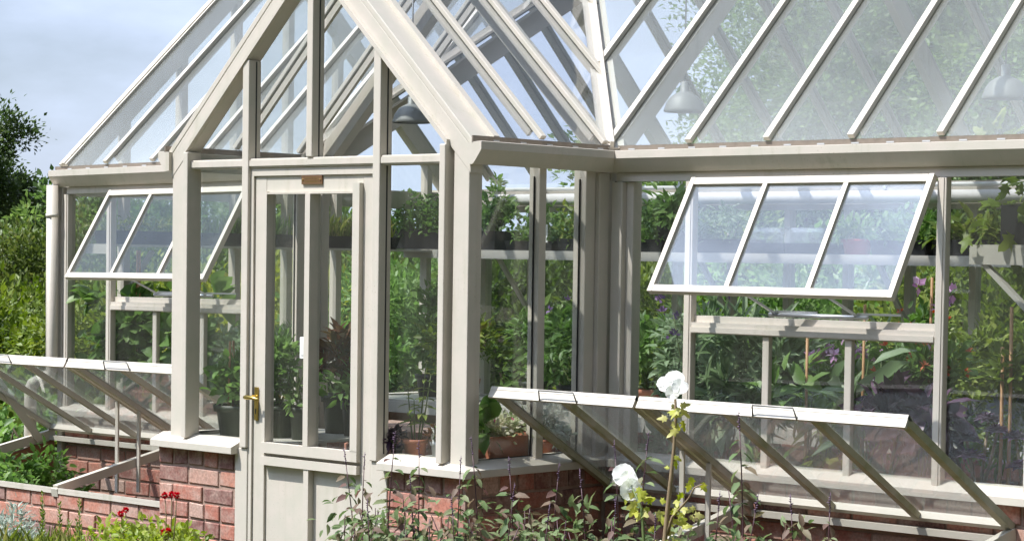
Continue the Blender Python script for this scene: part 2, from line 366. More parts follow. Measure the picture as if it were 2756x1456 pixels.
def wallpart(face, u0, u1, pos, z1, z0=0., flip=1, thick=.1, header=True):
    o = part('brick_wall', brickwall(face, u0, u1, pos, z1, z0, flip=flip, header=header), M['brick'])
    a, b = (pos+.001, pos+thick)
    c = MB()
    if face == 'y': c.box(u0+.003, u1-.003, a, b, z0, z1)
    elif flip == 1: c.box(pos-thick, pos-.001, u0+.003, u1-.003, z0, z1)
    else: c.box(pos+.001, pos+thick, u0+.003, u1-.003, z0, z1)
    c.build('mortar_bed', M['mortar'], o)
    return o
SB = .745
wallpart('y', -1.04, -.49, .008, SB)            # left pier
wallpart('y', .505, .955, .008, SB)             # right pier
wallpart('x', .11, .88, .952, SB, flip=1)         # porch side, right
wallpart('x', .11, .88, -1.037, SB, flip=-1)
wallpart('y', .96, 3.06, .893, SB)              # main wall right
wallpart('y', -3.0, -1.04, .893, SB)
wallpart('x', .9, 3.9, -3.0, SB, flip=-1); wallpart('x', .9, 3.9, 3.06, SB, flip=1)
o = MB().box(-3.05, 3.05, 3.84, 3.94, 0, SB).build('brick_wall', M['mortar'], GH)
# inner faces of the dwarf wall as seen through the glass
MBin = brickwall('y', -3., 3., 3.83, SB, .3); part('brick_wall', MBin, M['brick'])
# sills -----------------------------------------------------------
def sill_prof(): return [(-.045, SB+.002), (-.045, SB+.034), (-.035, SB+.038), (.03, SB+.066), (.09, SB+.066), (.09, SB+.002)]
sp = sill_prof()
def sill(axis, a0, a1, pos, sgn=1, m0=0, m1=0):
    mb = MB(); n = len(sp)
    def pt(u, z, t, mm):
        tt = t + mm*u
        return (tt, pos+u, z) if axis == 'x' else (pos-sgn*u, tt, z)
    vs = [pt(u, z, a0, m0) for u, z in sp] + [pt(u, z, a1, m1) for u, z in sp]
    mb.add(vs, [tuple(range(n)), tuple(range(n, 2*n))[::-1]] + [(i, n+i, n+(i+1) % n, (i+1) % n) for i in range(n)])
    return part('sill', mb, PA, GH, .002)
sill('x', -1.05, -.465, 0., m0=0.)
sill('x', .478, .955, 0., m1=-1)
sill('y', .0, .885, .955, 1, m0=1, m1=1)
sill('y', .1, .885, -1.04, -1, m1=1)
sill('x', .955, 3.07, .885, m0=1)
sill('x', -3.02, -1.04, .885, m1=-1)
SZ = SB+.064
# inner corner and gable posts ------------------------------------
def post(name, x0, x1, y0, y1, z0, z1, **k):
    k.setdefault('bev', .004); return bx(name, x0, x1, y0, y1, z0, z1, **k)
for s in (-1, 1):
    a, b = sorted((s*.869, s*.957)); post('corner_post', a, b, .002, .0525, SZ-.02, 2.10)
    a, b = sorted((s*.812, s*.846)); post('glazing_bead', a, b, -.028, .055, SZ-.01, 2.115 - (0 if s > 0 else 0))
    a, b = sorted((s*.402, s*.446)); 
    post('mullion', a, b, -.014, .058, SZ-.03, zpor(.43)-.155)
    part('gasket', MB().box(b, b+.0015, .026, .033, SZ, 2.034).box(b, b+.0015, .026, .033, 2.08, zpor(.43)-.16), M['gasket'])
    b2 = s*.865 if s < 0 else .846; part('gasket', MB().box(b2, b2+.0015, .026, .033, SZ, 2.034), M['gasket']) if s < 0 else None
    a, b = sorted((s*.405, s*.502)) if s > 0 else sorted((-.402, -.486)); post('door_post', a, b, -.004, .06, 0, SZ-.032)
for a, b in ((-.8645, -.4465), (-.4015, .4015), (.4465, .8115)):
    part('transom', MB().box(a, b, -.004, .075, 2.036, 2.077), bev=.003); bx('transom_bead', a+.001, b-.001, -.009, -.0045, 2.044, 2.069)
post('mullion', -.022, .016, -.012, .058, 2.078, zpor(0)-.17)
part('gasket', MB().box(.016, .0175, .026, .033, 2.08, zpor(0)-.18), M['gasket'])
# rakes (barge boards)
for s in (-1, 1):
    dx, dz = -s, PS; up = (s*PS, 0, 1)
    p0 = Vector((s*(PX+.005), 0, zpor(PX)-.02)); p1 = Vector((0, 0, zpor(0)-.015))
    def ext(y0, y1, lo, hi, xa=PX, xb=0.):
        mb = MB(); q = []
        for x, cut in ((xa, 1), (xb, 0)):
            zt = zpor(x)+hi; zb = zpor(x)+lo
            q += [(s*x, zb), (s*x, zt)]
        vs = [(x, y, z) for y in (y0, y1) for x, z in q]
        return mb.add(vs, [(0,1,3,2),(4,6,7,5),(0,2,6,4),(1,5,7,3),(0,4,5,1),(2,3,7,6)])
    part('barge_board', ext(0., .07, -.165, -.055, xa=.965), bev=.003)
    part('barge_cap', ext(-.0015, .15, -.054, -.018, xa=.985), bev=.003)
    part('barge_trim', ext(.115, .149, -.0175, .012, xa=.985))
    part('barge_bead', ext(-.02, -.001, -.165, -.14, xa=.845))
# portal frame at the main wall plane, valleys
for s in (-1, 1):
    mb = MB(); q = []
    for x in (.97, 0.): q += [(s*x, zpor(x)-.16), (s*x, zpor(x)-.03)]
    vs = [(x, y, z) for y in (.885, .945) for x, z in q]
    mb.add(vs, [(0,1,3,2),(4,6,7,5),(0,2,6,4),(1,5,7,3),(0,4,5,1),(2,3,7,6)]); part('rafter', mb, bev=.003)
    v0 = Vector((s*PX, GY0, EZ)); v1 = Vector((0, vy(0), zpor(0)))
    d = (v1-v0).normalized(); up = Vector((s*.4, -.4, .8))
    v0 = v0 + Vector((s*.02, -.02, -.02))
    part('valley', MB().beam(v0, v1, .11, .012, up, .004).beam(v0, v1, .016, .03, up, .017), bev=0)
    part('valley_beam', MB().beam(v0 + Vector((-s*.03, .03, 0)), v1, .05, .10, up, -.11).beam(v0 + Vector((-s*.03, .03, 0)), v1, .1, .012, up, -.018))
# ridge of porch and house
part('ridge', MB().box(-.03, .03, .0, vy(0)+.02, zpor(0)-.07, zpor(0)+.03))
part('ridge', MB().box(XL-.03, XR+.03, RY-.035, RY+.035, zmain(RY)-.10, zmain(RY)+.04))

# roof bars and panes ---------------------------------------------
upF = (0, -GS, 1); upB = (0, GS, 1)
def mainbar(x, y0, back=False, heavy=False, w=.031):
    if not back:
        p0 = (x, y0, zmain(y0)); p1 = (x, RY-.02, zmain(RY-.02)); up = upF
    else:
        p0 = (x, GY1, EZ); p1 = (x, RY+.02, zmain(RY-.02)); up = upB
    part('glazing_bar', MB().beam(p0, p1, w, .022, up, .006), bev=.003)
    wd, dp = (.05, .085) if heavy else (.016, .035)
    q0 = Vector(p0) + Vector((0, (.05 if not back else -.05), .05*GS)) if y0 == GY0 or back else Vector(p0)
    part('rafter', MB().beam(q0, p1, wd, dp, up, -dp-.004))
RX = [1.415, 1.823, 2.238, 2.65, 3.06]; LX = [-2.995, -2.615, -2.21, -1.80, -1.40]
bars = LX + [-.975, -.56, -.15, .15, .56, .975] + RX
for x in bars:
    mainbar(x, vy(x) if abs(x) < .97 else GY0, heavy=abs(x) in (.975,))
for x in LX + [-1.03, -.62, -.21, .2, .61, 1.02] + RX[:]:
    mainbar(x, GY1, back=True, heavy=x in (-1.03, 1.02))
def nrmF(b=1): return (0, -GS*b, 1)
ed = [XL] + bars + [XR]
for a, b in zip(ed[:-1], ed[1:]):
    if b-a < .1: continue
    g = .004; a2, b2 = a+g, b-g
    pts = [(a2, vy(a2), zmain(vy(a2)))]
    if a2 < 0 < b2: pts.append((0, vy(0), zmain(vy(0))))
    for xx in (-PX, PX):
        if a2 < xx < b2: pts.append((xx, GY0, EZ))
    pts += [(b2, vy(b2), zmain(vy(b2))), (b2, RY-.03, zmain(RY-.03)), (a2, RY-.03, zmain(RY-.03))]
    part('roof_pane', MB().poly(pts, nrmF(), .004), M['roofglass'])
ed = [XL] + LX + [-1.03, -.62, -.21, .2, .61, 1.02] + RX + [XR]
for a, b in zip(ed[:-1], ed[1:]):
    if b-a < .1: continue
    g = .004
    part('roof_pane', MB().poly([(a+g, GY1, EZ), (b-g, GY1, EZ), (b-g, RY+.03, zmain(RY-.03)), (a+g, RY+.03, zmain(RY-.03))], nrmF(-1), .004), M['porchglass'])
# porch roof
pys = [.41, .815, 1.22, 1.62]
def xv(y): return PX - (y-GY0)*GS/PS if y > GY0 else PX
for s in (-1, 1):
    up = (s*PS, 0, 1)
    for y in pys:
        x0 = xv(y); p0 = (s*x0, y, zpor(x0)); p1 = (s*.02, y, zpor(.02))
        part('glazing_bar', MB().beam(p0, p1, .031, .022, up, .006), bev=.003)
        q0 = Vector(p0) - Vector((s*.05, 0, -.05*PS))
        part('rafter', MB().beam(q0, p1, .018, .03, up, -.034))
    e = [.152] + pys + [vy(0)]
    for a, b in zip(e[:-1], e[1:]):
        a2, b2 = a+.004, b-.004
        pts = [(s*.03, a2, zpor(.03)), (s*xv(a2), a2, zpor(xv(a2)))]
        if a2 < GY0 < b2: pts.append((s*PX, GY0, EZ))
        pts += [(s*max(xv(b2), .03), b2, zpor(max(xv(b2), .03)))]
        if xv(b2) > .04: pts.append((s*.03, b2, zpor(.03)))
        if s < 0: pts = pts[::-1]
        part('roof_pane', MB().poly(pts, (s*PS, 0, 1), .004), M['porchglass'])

# gutters ---------------------------------------------------------
gp = [(0, 2.032), (.030, 2.03), (.036, 2.034), (.050, 2.050), (.066, 2.071), (.08, 2.090), (.08, 2.122), (.072, 2.124), (.0, 2.118)]
def gutter(axis, a0, a1, pos, sgn=1, m0=0, m1=0, endcap=False):
    mb = MB(); n = len(gp)
    def pt(u, z, t, mm):
        tt = t + mm*u
        return (tt, pos-u, z) if axis == 'x' else (pos+sgn*u, tt, z)
    vs = [pt(u, z, a0, m0) for u, z in gp] + [pt(u, z, a1, m1) for u, z in gp]
    mb.add(vs, [tuple(range(n)), tuple(range(n, 2*n))[::-1]] + [(i, n+i, n+(i+1) % n, (i+1) % n) for i in range(n)])
    g = part('gutter', mb)
    s2 = MB(); s3 = MB(); t = min(a0, a1)+.12
    lo, hi = min(a0, a1), max(a0, a1)
    if axis == 'x': s2.box(lo, hi, pos-.034, pos-.026, 2.118, 2.147)
    else:
        u0, u1 = sorted((pos+sgn*.026, pos+sgn*.034)); s2.box(u0, u1, lo, hi, 2.118, 2.147)
    while t < hi-.05:
        if axis == 'x': s3.box(t, t+.035, pos-.0362, pos-.034, 2.128, 2.134)
        else:
            u0, u1 = sorted((pos+sgn*.034, pos+sgn*.0362)); s3.box(u0, u1, t, t+.035, 2.128, 2.134)
        t += .165
    s2.build('eaves_strip', M['strip'], g); s3.build('weep_slot', M['grey'], g)
    return g
gutter('x', .96, 3.2, .902, m0=1)
gutter('x', -3.085, -.96, .902, m1=-1)
gutter('y', -.018, .902, .96, 1, m1=-1)
gutter('y', -.018, .902, -.96, -1, m1=-1)
gutter('x', -3.2, 3.2, 3.94, m0=0) if 0 else bx('gutter', -3.2, 3.2, 3.9, 4.05, 2.04, 2.12)
# headers under the gutters
for a, b in ((1.0, 3.07), (-3.0, -1.0)): part('header', MB().box(a, b, .885, .9015, 1.992, 2.029).box(a, b, .9018, .935, 1.992, 2.115))
bx('header', -3.05, 3.05, 3.86, 3.93, 1.965, 2.038)
bx('header', -3.11, -3.03, .95, 3.86, 1.985, 2.10); bx('header', 3.03, 3.11, .95, 3.86, 1.985, 2.10)
# porch side posts: y positions measured
for s in (-1, 1):
    for y0, y1, x0, x1 in ((.053, .0855, .905, .952), (.44, .485, .89, .95), (.745 if s < 0 else .735, .80, (.92 if s < 0 else .885), .955)):
        a, b = sorted((s*x0, s*x1)); post('mullion', a, b, y0, y1, SZ-.03, 2.10)
    a, b = sorted((s*.94, s*.975)); post('mullion', a, b, .802, .87, SZ-.03, 2.029)
    a, b = sorted((s*.89, s*.938)); post('corner_post', a, b, *((.803, .95) if s > 0 else (.88, .93)), .1, 2.12)
    a, b = sorted((s*.985, s*1.045)); post('corner_post', a, b, .872, .95, SZ-.03, 1.99)
    a, b = sorted((s*1.046, s*1.085)); post('corner_post', a, b, .9, .96, SZ-.03, 1.991)
    for a0, a1 in ((.086, .439), (.486, .734)):
        a, b = sorted((s*.917, s*.921)); part('wall_pane', MB().box(a, b, a0, a1, SZ-.01, 2.10), M['glass'])
        a, b = sorted((s*.9211, s*.9245)); part('gasket', MB().box(a, b, a1-.008, a1, SZ, 1.998).box(a, b, a0, a1-.008, SZ-.001, SZ+.006), M['gasket'])
# gable panes
for s in (-1, 1):
    a, b = sorted((s*.447, s*.811)); part('wall_pane', MB().box(a, b, .062, .066, SZ-.02, 2.036), M['glass'])
    # upper: trapezoids
    for xa, xb in ((.447, .842), (.022, .401)):
        pts = [(s*xa, .062, 2.079), (s*xb, .062, 2.079), (s*xb, .062, zpor(xb)-.165), (s*xa, .062, zpor(xa)-.165)]
        part('wall_pane', MB().poly(pts, (0, 1, 0), .004), M['glass'])
# main wall, both wings
def wing(xs, c0, c1, end, ym=0.):
    """xs: mullion xs [outer window edge.., inner]; casement between c0 and c1"""
    lo, hi = min(c0, c1), max(c0, c1)
    for x in (c0, c1, end):
        post('mullion', x-.021, x+.021, .876, .915, SZ-.03, 1.9905)
        bx('mullion_cap', x-.011, x+.011, .872, .8755, SZ-.02, 1.989)
    for x in xs:
        post('mullion', x-.017, x+.017, .884, .912, SZ-.03, 1.344)
    part('midrail', MB().box(lo+.0212, hi-.0212, .878, .94, 1.345, 1.392).box(lo+.0212, hi-.0212, .871, .8775, 1.350, 1.372).box(lo+.0212, hi-.0212, .90, .94, 1.3925, 1.42))
    e = [lo+.021] + [v for x in sorted(xs) for v in (x-.017, x+.017)] + [hi-.021]
    for a, b in zip(e[::2], e[1::2]): part('wall_pane', MB().box(a, b, .904, .908, SZ-.02, 1.345), M['glass'])
wing([1.82, 2.228], 1.412, 2.652, 3.055)
wing([-2.21, -1.815], -2.605, -1.405, -2.995)
for a, b in ((1.087, 1.39), (2.674, 3.033), (-1.427, -1.087), (-2.973, -2.627)):
    part('wall_pane', MB().box(a, b, .904, .908, SZ-.02, 1.992), M['glass'])
bx('corner_post', -3.06, -3.019, .875, .96, .3, 2.03); bx('corner_post', 3.08, 3.12, .875, .96, .3, 2.03)
# end walls and rear wall
for X in (-3.0, 3.07):
    ys = [1.28, 1.69, 2.1, 2.51, 2.92, 3.33, 3.72]
    for y in ys: bx('mullion', X-.03, X+.03, y-.022, y+.022, .75, zmain(y)-.03)
    bx('sill', X-.05, X+.05, .96, 3.9, SB+.001, SB+.03)
    pts = [(X, .96, .77), (X, 3.84, .77), (X, 3.84, zmain(3.84)-.04), (X, RY, zmain(RY)-.04), (X, .96, zmain(.96)-.04)]
    part('end_pane', MB().poly(pts, (1, 0, 0), .004), M['glass'])
    for b in (0, 1):
        p0 = (X, GY1 if b else GY0, EZ); p1 = (X, RY, zmain(RY)); part('barge_board', MB().beam(p0, p1, .07, .12, upB if b else upF, -.1))
for x in LX + [-1.03, -.62, -.21, .2, .61, 1.02] + RX: bx('mullion', x-.02, x+.02, 3.865, 3.925, SB+.03, 1.964)
bx('sill', -3.06, 3.06, 3.8, 3.98, SB+.001, SB+.03)
ed = [-3.02] + LX[1:] + [-1.03, -.62, -.21, .2, .61, 1.02] + RX
for a, b in zip(ed[:-1], ed[1:]): part('rear_pane', MB().box(a+.021, b-.021, 3.89, 3.894, SB+.03, 1.966), M['glass'])
bx('floor_slab', -3.0, 3.0, .98, 3.83, .0, .03, M['paving'])
# casements --------------------------------------------------------
def casement(x0, x1, bs, label=None):
    top = Vector((0, .884, 1.990)); bot = Vector((0, .596, 1.510)); n = Vector((0, -(top.z-bot.z), (top.y-bot.y))).normalized(); n = Vector((0, -.48, .288)).normalized()
    fr = MB()
    def pt(x, t): return Vector((x, 0, 0)) + Vector((0, top.y, top.z)).lerp(Vector((0, bot.y, bot.z)), t)
    for x in (x0+.0125, x1-.0125): fr.beam(pt(x, 0), pt(x, 1), .025, .03, n, 0)
    fr.beam(pt(x0+.0255, .033), pt(x1-.0255, .033), .034, .028, n, .001)
    fr.beam(pt(x0+.0255, .97), pt(x1-.0255, .97), .032, .028, n, .001)
    w = part('vent_window', fr, bev=.002)
    for x in bs: MB().beam(pt(x, .064), pt(x, .94), .023, .024, n, .003).build('glazing_bar', PA, w)
    e = [x0+.025] + list(bs) + [x1-.025]
    for a, b in zip(e[:-1], e[1:]):
        q = [pt(a+.002, .06), pt(b-.002, .06), pt(b-.002, .944), pt(a+.002, .944)]
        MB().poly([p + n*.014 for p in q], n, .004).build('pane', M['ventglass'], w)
    st = MB(); zr = 1.437
    ax = (x0+.46, x0+.86)
    st.tube([(ax[0]-.02, .83, zr), (ax[1]+.06, .83, zr)], .009, 8)
    for x in ax:
        st.beam((x-.05, .665, 1.53), (x+.01, .83, zr), .014, .008)
        st.beam((x+.01, .83, zr+.01), (x+.17, .90, 1.445), .022, .008)
    st.build('window_stay', M['steel'], w)
    return w
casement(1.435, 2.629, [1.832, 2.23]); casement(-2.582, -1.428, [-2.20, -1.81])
# door ---------------------------------------------------------------
bx('door_frame', -.4015, -.381, .002, .07, 0, 2.0); bx('door_frame', .392, .4015, .002, .07, 0, 2.0); bx('door_frame', -.4015, .4015, .003, .07, 2.0005, 2.035)
lf = MB()
y0, y1 = .012, .055
lf.box(-.379, -.305, y0, y1, .03, 1.9995).box(.322, .391, y0, y1, .03, 1.9995).box(-.3045, .3215, y0+.001, y1, 1.925, 1.9995)
lf.box(-.3045, .3215, y0+.012, y1, .03, .80)
D = part('door', lf, bev=.002)
bd = MB()
bd.box(.279, .3213, -.012, y1-.002, .81, 1.962).box(-.3043, -.29, -.0, y1-.002, .81, 1.93).box(-.29, .279, -.006, y1-.002, 1.918, 1.9245)
bd.box(-.3043, .3212, -.012, .0235, .766, .812).box(-.3043, .3212, -.012, .0235, .712, .75)
bd.box(-.023, .009, -.012, y1-.003, .8125, 1.9175).box(-.02, .012, -.008, .0235, .03, .7115)
bd.build('door_moulding', PA, D); 
bevel(MB().box(-.072, -.0235, .010, .0375, 1.195, 1.29).box(-.062, -.034, .0075, .0098, 1.21, 1.275).build('lock_case', M['white'], D), .003)
for a, b in ((-.2895, -.0235), (.0095, .2785)): MB().box(a, b, .038, .042, .8125, 1.918).build('pane', M['glass'], D)
for q in (-.056, .056): bevel(MB().tube([(q, .0039, 1.979), (q, .001, 1.979)], .004, 8).build('screw', M['brass'], D), .0005)
for k in range(3): MB().box(-.042, .042, .0032, .0039, 1.970+k*.009, 1.9718+k*.009).build('engraved_line', M['brass'], D)
pl = bevel(MB().box(-.066, .066, .004, .0108, 1.96, 2.0-.002).build('name_plate', M['bronze'], D), .001)
hd = MB().box(-.366, -.343, .003, .0118, .905, 1.055)
hd.tube([(-.355, .012, 1.01), (-.355, -.035, 1.01)], .009, 10).tube([(-.39, -.036, 1.008), (-.375, -.037, 1.01), (-.33, -.038, 1.009), (-.30, -.036, 1.004), (-.292, -.03, 1.0)], [.007, .011, .008, .007, .005], 10)
bevel(hd.build('door_handle', M['brass'], D), .002)
MB().box(-.357, -.352, .0015, .0029, .935, .958).build('keyhole', M['gasket'], D)
# downpipe
part('downpipe', MB().tube([(-3.06, .835, 2.04), (-3.06, .835, 1.0), (-3.065, .83, .975), (-3.14, .76, .915), (-3.145, .755, .89), (-3.145, .755, .2)], .034, 16)
     .tube([(-3.06, .835, 1.88), (-3.06, .835, 1.86)], .038, 16))
# wiring box and cable on the inside corner post
part('cable', MB().tube([(.80, .98, 2.02), (.80, .98, 1.75), (.82, .985, 1.66), (.85, .99, 1.6)], .006, 6), M['grey'])

# ------------------------------------------------------------------ cold frames
def coldframe(label, x0, x1, seam, barsA, barsB, side, div=True):
    CF = thing('cold_frame', label, 'cold frame')
    ch = .044; bm = brickwall('y', x0, x1, .062, .445, 0, header=False)
    w = part('brick_wall', bm, M['brick'], CF); MB().box(x0+.003, x1-.003, .064, .16, 0, .445).build('mortar_bed', M['mortar'], w)
    part('capping_rail', MB().box(x0, x1, .048, .085, .446, .462).box(x0, x1, .048, .056, .4625, .474), PA, CF)
    part('hinge_rail', MB().box(x0, x1, .845, .885, .600, .626), PA, CF)
    # end walls with sloping cheek rails
    for X, f in ((x0, -1), (x1, 1)):
        if abs(X) < 1.2 : continue
        mb = MB(); a, b = sorted((X, X-f*.022))
        mb.add([(a,.165,0),(b,.165,0),(b,.885,0),(a,.885,0),(a,.165,.44),(b,.165,.44),(b,.885,.60),(a,.885,.60)], [(0,3,2,1),(4,5,6,7),(0,1,5,4),(1,2,6,5),(2,3,7,6),(3,0,4,7)])
        part('end_board', mb, M['wood'], CF)
        part('side_rail', MB().beam((X-f*.01, .07, .47), (X-f*.01, .885, .64), .03, .05, (0,0,1), -.03), PA, CF)
    part('divider_rail', MB().beam((seam, .055, .462), (seam, .87, .642), .036, .045, (0,0,1), -.02).beam((seam, .05, .43), (seam, .075, .435), .05, .04), PA, CF)
    hz = Vector((0, .875, .648)); fz = Vector((0, .112, 1.088)); n = Vector((0, .44, .763)).normalized()
    def pt(x, t): return Vector((x, 0, 0)) + hz.lerp(fz, t)
    for (a, b, bs) in ((min(x0, x1)+.0, seam-.008, barsA), (seam+.008, x1, barsB)):
        LMt = M['paint_green'] if side > 0 else PA
        lid = part('lid', MB().beam(pt(a+.035, .02), pt(b-.035, .02), .034, .03, n, .001), PA, CF)
        for x in (a+.017, b-.017): MB().beam(pt(x, 0.0), pt(x, .995), .034, .03, n, 0).build('side_bar', LMt, lid)
        for x in bs: MB().beam(pt(x, 0.042), pt(x, .97), .028, .026, n, -.006).build('glazing_bar', LMt, lid)
        MB().beam(pt(a, 1.0), pt(b, 1.0), .012, .05, n, -.014).beam(pt(a, .992), pt(b, .992), .03, .014, n, .021).build('front_rail', PA, lid)
        e = [a+.034] + list(bs) + [b-.034]
        for p, q in zip(e[:-1], e[1:]):
            Q = [pt(p, .035), pt(q, .035), pt(q, .98), pt(p, .98)]
            MB().poly([v + n*.022 for v in Q], n, .004).build('pane', M['lidglass'], lid)
        cx = (a+b)/2 + (.05 if b-a > 1 else .0)
        o = pt(0, 1.006); h = MB(); k = Vector((0, -.02, .012))
        h.tube([Vector((cx-.1, o.y-.006, o.z-.012)), Vector((cx-.092, o.y-.022, o.z+.03)), Vector((cx+.092, o.y-.022, o.z+.03)), Vector((cx+.1, o.y-.006, o.z-.012))], .0035, 6)
        h.build('lid_handle', M['wire'], lid)
    for dx, yy in ((-.034, .46), (.034, .545)):
        t = (.875-yy)/.763; top = .648+.44*t
        part('prop_arm', MB().beam((seam+dx, yy, .42), (seam+dx, yy, top), .022, .01, (0, -1, 0)), PA, CF)
    if side < 0: part('prop_arm', MB().beam((x0+.03, .50, .95), (x0+.03, .78, .60), .045, .008, (1, 0, 0)), PA, CF)
    return CF
coldframe('long brick cold frame with propped glazed lids under the right hand window', .985, 3.0, 1.765, [1.375], [2.19, 2.59], 1)
coldframe('brick cold frame with propped glazed lids beside the downpipe', -3.12, -1.07, -1.925, [-2.72, -2.32], [-1.50], -1)

for root in [o for o in COL.objects if o.parent is None and o.type == 'EMPTY']:
    for ch in root.children_recursive:
        if ch.type == 'MESH':
            for vt in ch.data.vertices:
                if vt.co.x < -1.06: vt.co.z *= 1 + .0058*(vt.co.x + 1.06)
# ------------------------------------------------------------------ ground
g = MB(); S = 400
g.add([(-S,-S,0),(S,-S,0),(S,S,0),(-S,S,0)], [(0,1,2,3)]); o = g.build('ground', M['ground']); o['kind'] = 'structure'
# ------------------------------------------------------------------ plants
def pot(parent, r, h, mat, z=0., taper=.75, square=False, rim=True):
    mb = MB()
    if square:
        a, b = r, r*taper
        def ring(q, zz): return [(-q,-q,zz),(q,-q,zz),(q,q,zz),(-q,q,zz)]
        vs = ring(b, z) + ring(a, z+h) + ring(a*.93, z+h) + ring(a*.9, z+h*.88)
        fs = [(3,2,1,0)] + [(4*k+i, 4*k+(i+1) % 4, 4*k+4+(i+1) % 4, 4*k+4+i) for k in range(3) for i in range(4)] + [(12,13,14,15)]
        mb.add(vs, fs)
    else:
        p = [(0, 0), (r*taper, 0), (r*(taper*.3+.66), h*.78)]
        p += ([(r*1.0, h*.79), (r*1.04, h), (r*.95, h), (r*.92, h*.86), (0, h*.86)] if rim else [(r, h), (r*.94, h), (r*.92, h*.88), (0, h*.88)])
        mb.lathe((0, 0, z), p, 22)
    o = mb.build('pot', M[mat], parent)
    s = MB().lathe((0, 0, z), [(0, h*.89), (r*.9 if not square else r*.86, h*.885)], 14).build('potting_soil', M['soil'], parent)
    return o
def loc_children(root):
    return root
def bush_in_pot(label, cat, loc, r, h, potmat, size, n, leaf, lm, tmpl=T8, stems=5, square=False, group=None, lift=0., clumps=14, flower=None, wr=.5, up=.3, canes=0, name='potted_plant', smat='stemg'):
    t = thing(name, label, cat, loc, group)
    pot(t, r, h, potmat, square=square)
    sx, sz = size
    c = (0, 0, h + sz*.5 + lift)
    lb = clumpy(c, (sx, sx, sz*.55), n, clumps, sx*.16, leaf, shell=.25, up=up, tmpl=tmpl, wr=wr)
    lb.build('foliage', LM[lm], t)
    mb = MB(); tops = [(random.uniform(-.7, .7)*sx, random.uniform(-.7, .7)*sx, h+lift+sz*random.uniform(.4, .95)) for _ in range(stems)]
    stemset(mb, (0, 0, h*.85), tops, .005, .03); mb.build('stem', M[smat], t)
    if canes:
        cm = MB()
        for k in range(canes):
            x, y = random.uniform(-.6, .6)*r, random.uniform(-.6, .6)*r
            cm.tube([(x, y, h*.5), (x+random.uniform(-.01, .01), y, h+lift+sz*1.15)], .006, 6)
        cm.build('support_cane', M['cane'], t)
    if flower:
        fm, k, fs = flower; flb = LB()
        for i in range(k):
            a = random.uniform(0, 6.28); rr = sx*random.uniform(.2, 1.)
            p = np.array([math.cos(a)*rr, math.sin(a)*rr, h+lift+sz*random.uniform(.75, 1.12)])
            D = rdir(9, .6); flb.add(p + D*fs*.15, D, fs, fs*.7, T4)
        flb.build('flower', LM[fm], t)
    return t

def shelf(label, boxes, legs, cat='shelf', name='plant_shelf', mat='staging'):
    t = thing(name, label, cat)
    for (x0, x1, y0, y1, z0, z1) in boxes:
        o = MB().box(x0, x1, y0, y1, z1-.012, z1).build('shelf_top', M[mat], t)
        MB().box(x0, x1, y0-.004, y0+.012, z0-.01, z1-.0125).build('shelf_edge', M[mat], t)
    for p0, p1, w in legs: MB().beam(p0, p1, w, .02).build('leg', M[mat], t)
    return t
shelf('narrow upper shelf running along the rear glass wall', [(-3.0, 2.54, 3.52, 3.82, 1.655, 1.70)], [((x, 3.55, 1.65), (x, 3.83, 1.33), .03) for x in (-2.2, -.6, .62, 1.7)])
shelf('upper shelf along the left end wall of the house', [(-3.0, -2.74, 1.0, 3.515, 1.65, 1.695)], [((-2.76, y, 1.65), (-3.0, y, 1.4), .03) for y in (1.3, 2.2, 3.1)])
sh = shelf('upper shelf on a slanting brace at the right end wall', [(2.56, 3.02, 1.25, 3.5, 1.665, 1.735)], [((2.60, 1.27, 1.66), (3.0, 1.27, 1.30), .03)])
MB().box(2.555, 2.575, 1.262, 3.5, 1.665, 1.722).build('shelf_edge', M['staging'], sh)
shelf('low slatted staging along the rear wall', [(-3.0, 3.0, 3.1, 3.78, .69, .76)], [((x, 3.14, .03), (x, 3.14, .69), .035) for x in (-2.4, -1.2, 0., 1.2, 2.3)], cat='staging', name='staging_bench')
shelf('low staging directly behind the right hand window', [(1.0, 3.0, 1.02, 1.52, .56, .61)], [((x, 1.5, .03), (x, 1.5, .56), .035) for x in (1.1, 2., 2.9)], cat='staging', name='staging_bench')
shelf('low staging behind the left hand window', [(-3.0, -1.0, 1.02, 1.5, .56, .61)], [((x, 1.48, .03), (x, 1.48, .56), .035) for x in (-2.8, -2., -1.1)], cat='staging', name='staging_bench')
shelf('narrow ledge inside the porch to the left of the door', [(-.88, -.30, .09, .82, .76, .80)], [((-.5, .7, .03), (-.5, .7, .76), .03)], cat='ledge', name='porch_ledge')
shelf('narrow ledge inside the porch to the right of the door', [(.42, .88, .07, .72, .745, .785)], [((.5, .7, .03), (.5, .7, .745), .03)], cat='ledge', name='porch_ledge')
# brick plinth seen low through the door
t = thing('brick_plinth', 'low brick plinth inside, seen through the bottom of the door glass', 'plinth')
brickwall('y', -1.02, -.3, 1.05, .80, 0.).build('brick_face', M['brick'], t); MB().box(-1.02, -.3, 1.052, 1.5, 0, .80).build('plinth_core', M['mortar'], t)
# blind tube, rail
t = thing('roller_blind', 'long pale rolled blind hung under the rear eaves', 'blind')
MB().tube([(-2.45, 3.80, 2.022), (2.42, 3.80, 2.022)], .036, 16).build('rolled_fabric', M['shade'], t)
MB().tube([(-2.5, 3.82, 2.088), (2.5, 3.82, 2.088)], .012, 10).build('rail', M['white'], t)
for x in (-2.1, -.95, .5, 1.9): MB().beam((x, 3.8, 2.06), (x, 3.82, 2.13), .02, .02).build('bracket', M['steel'], t)
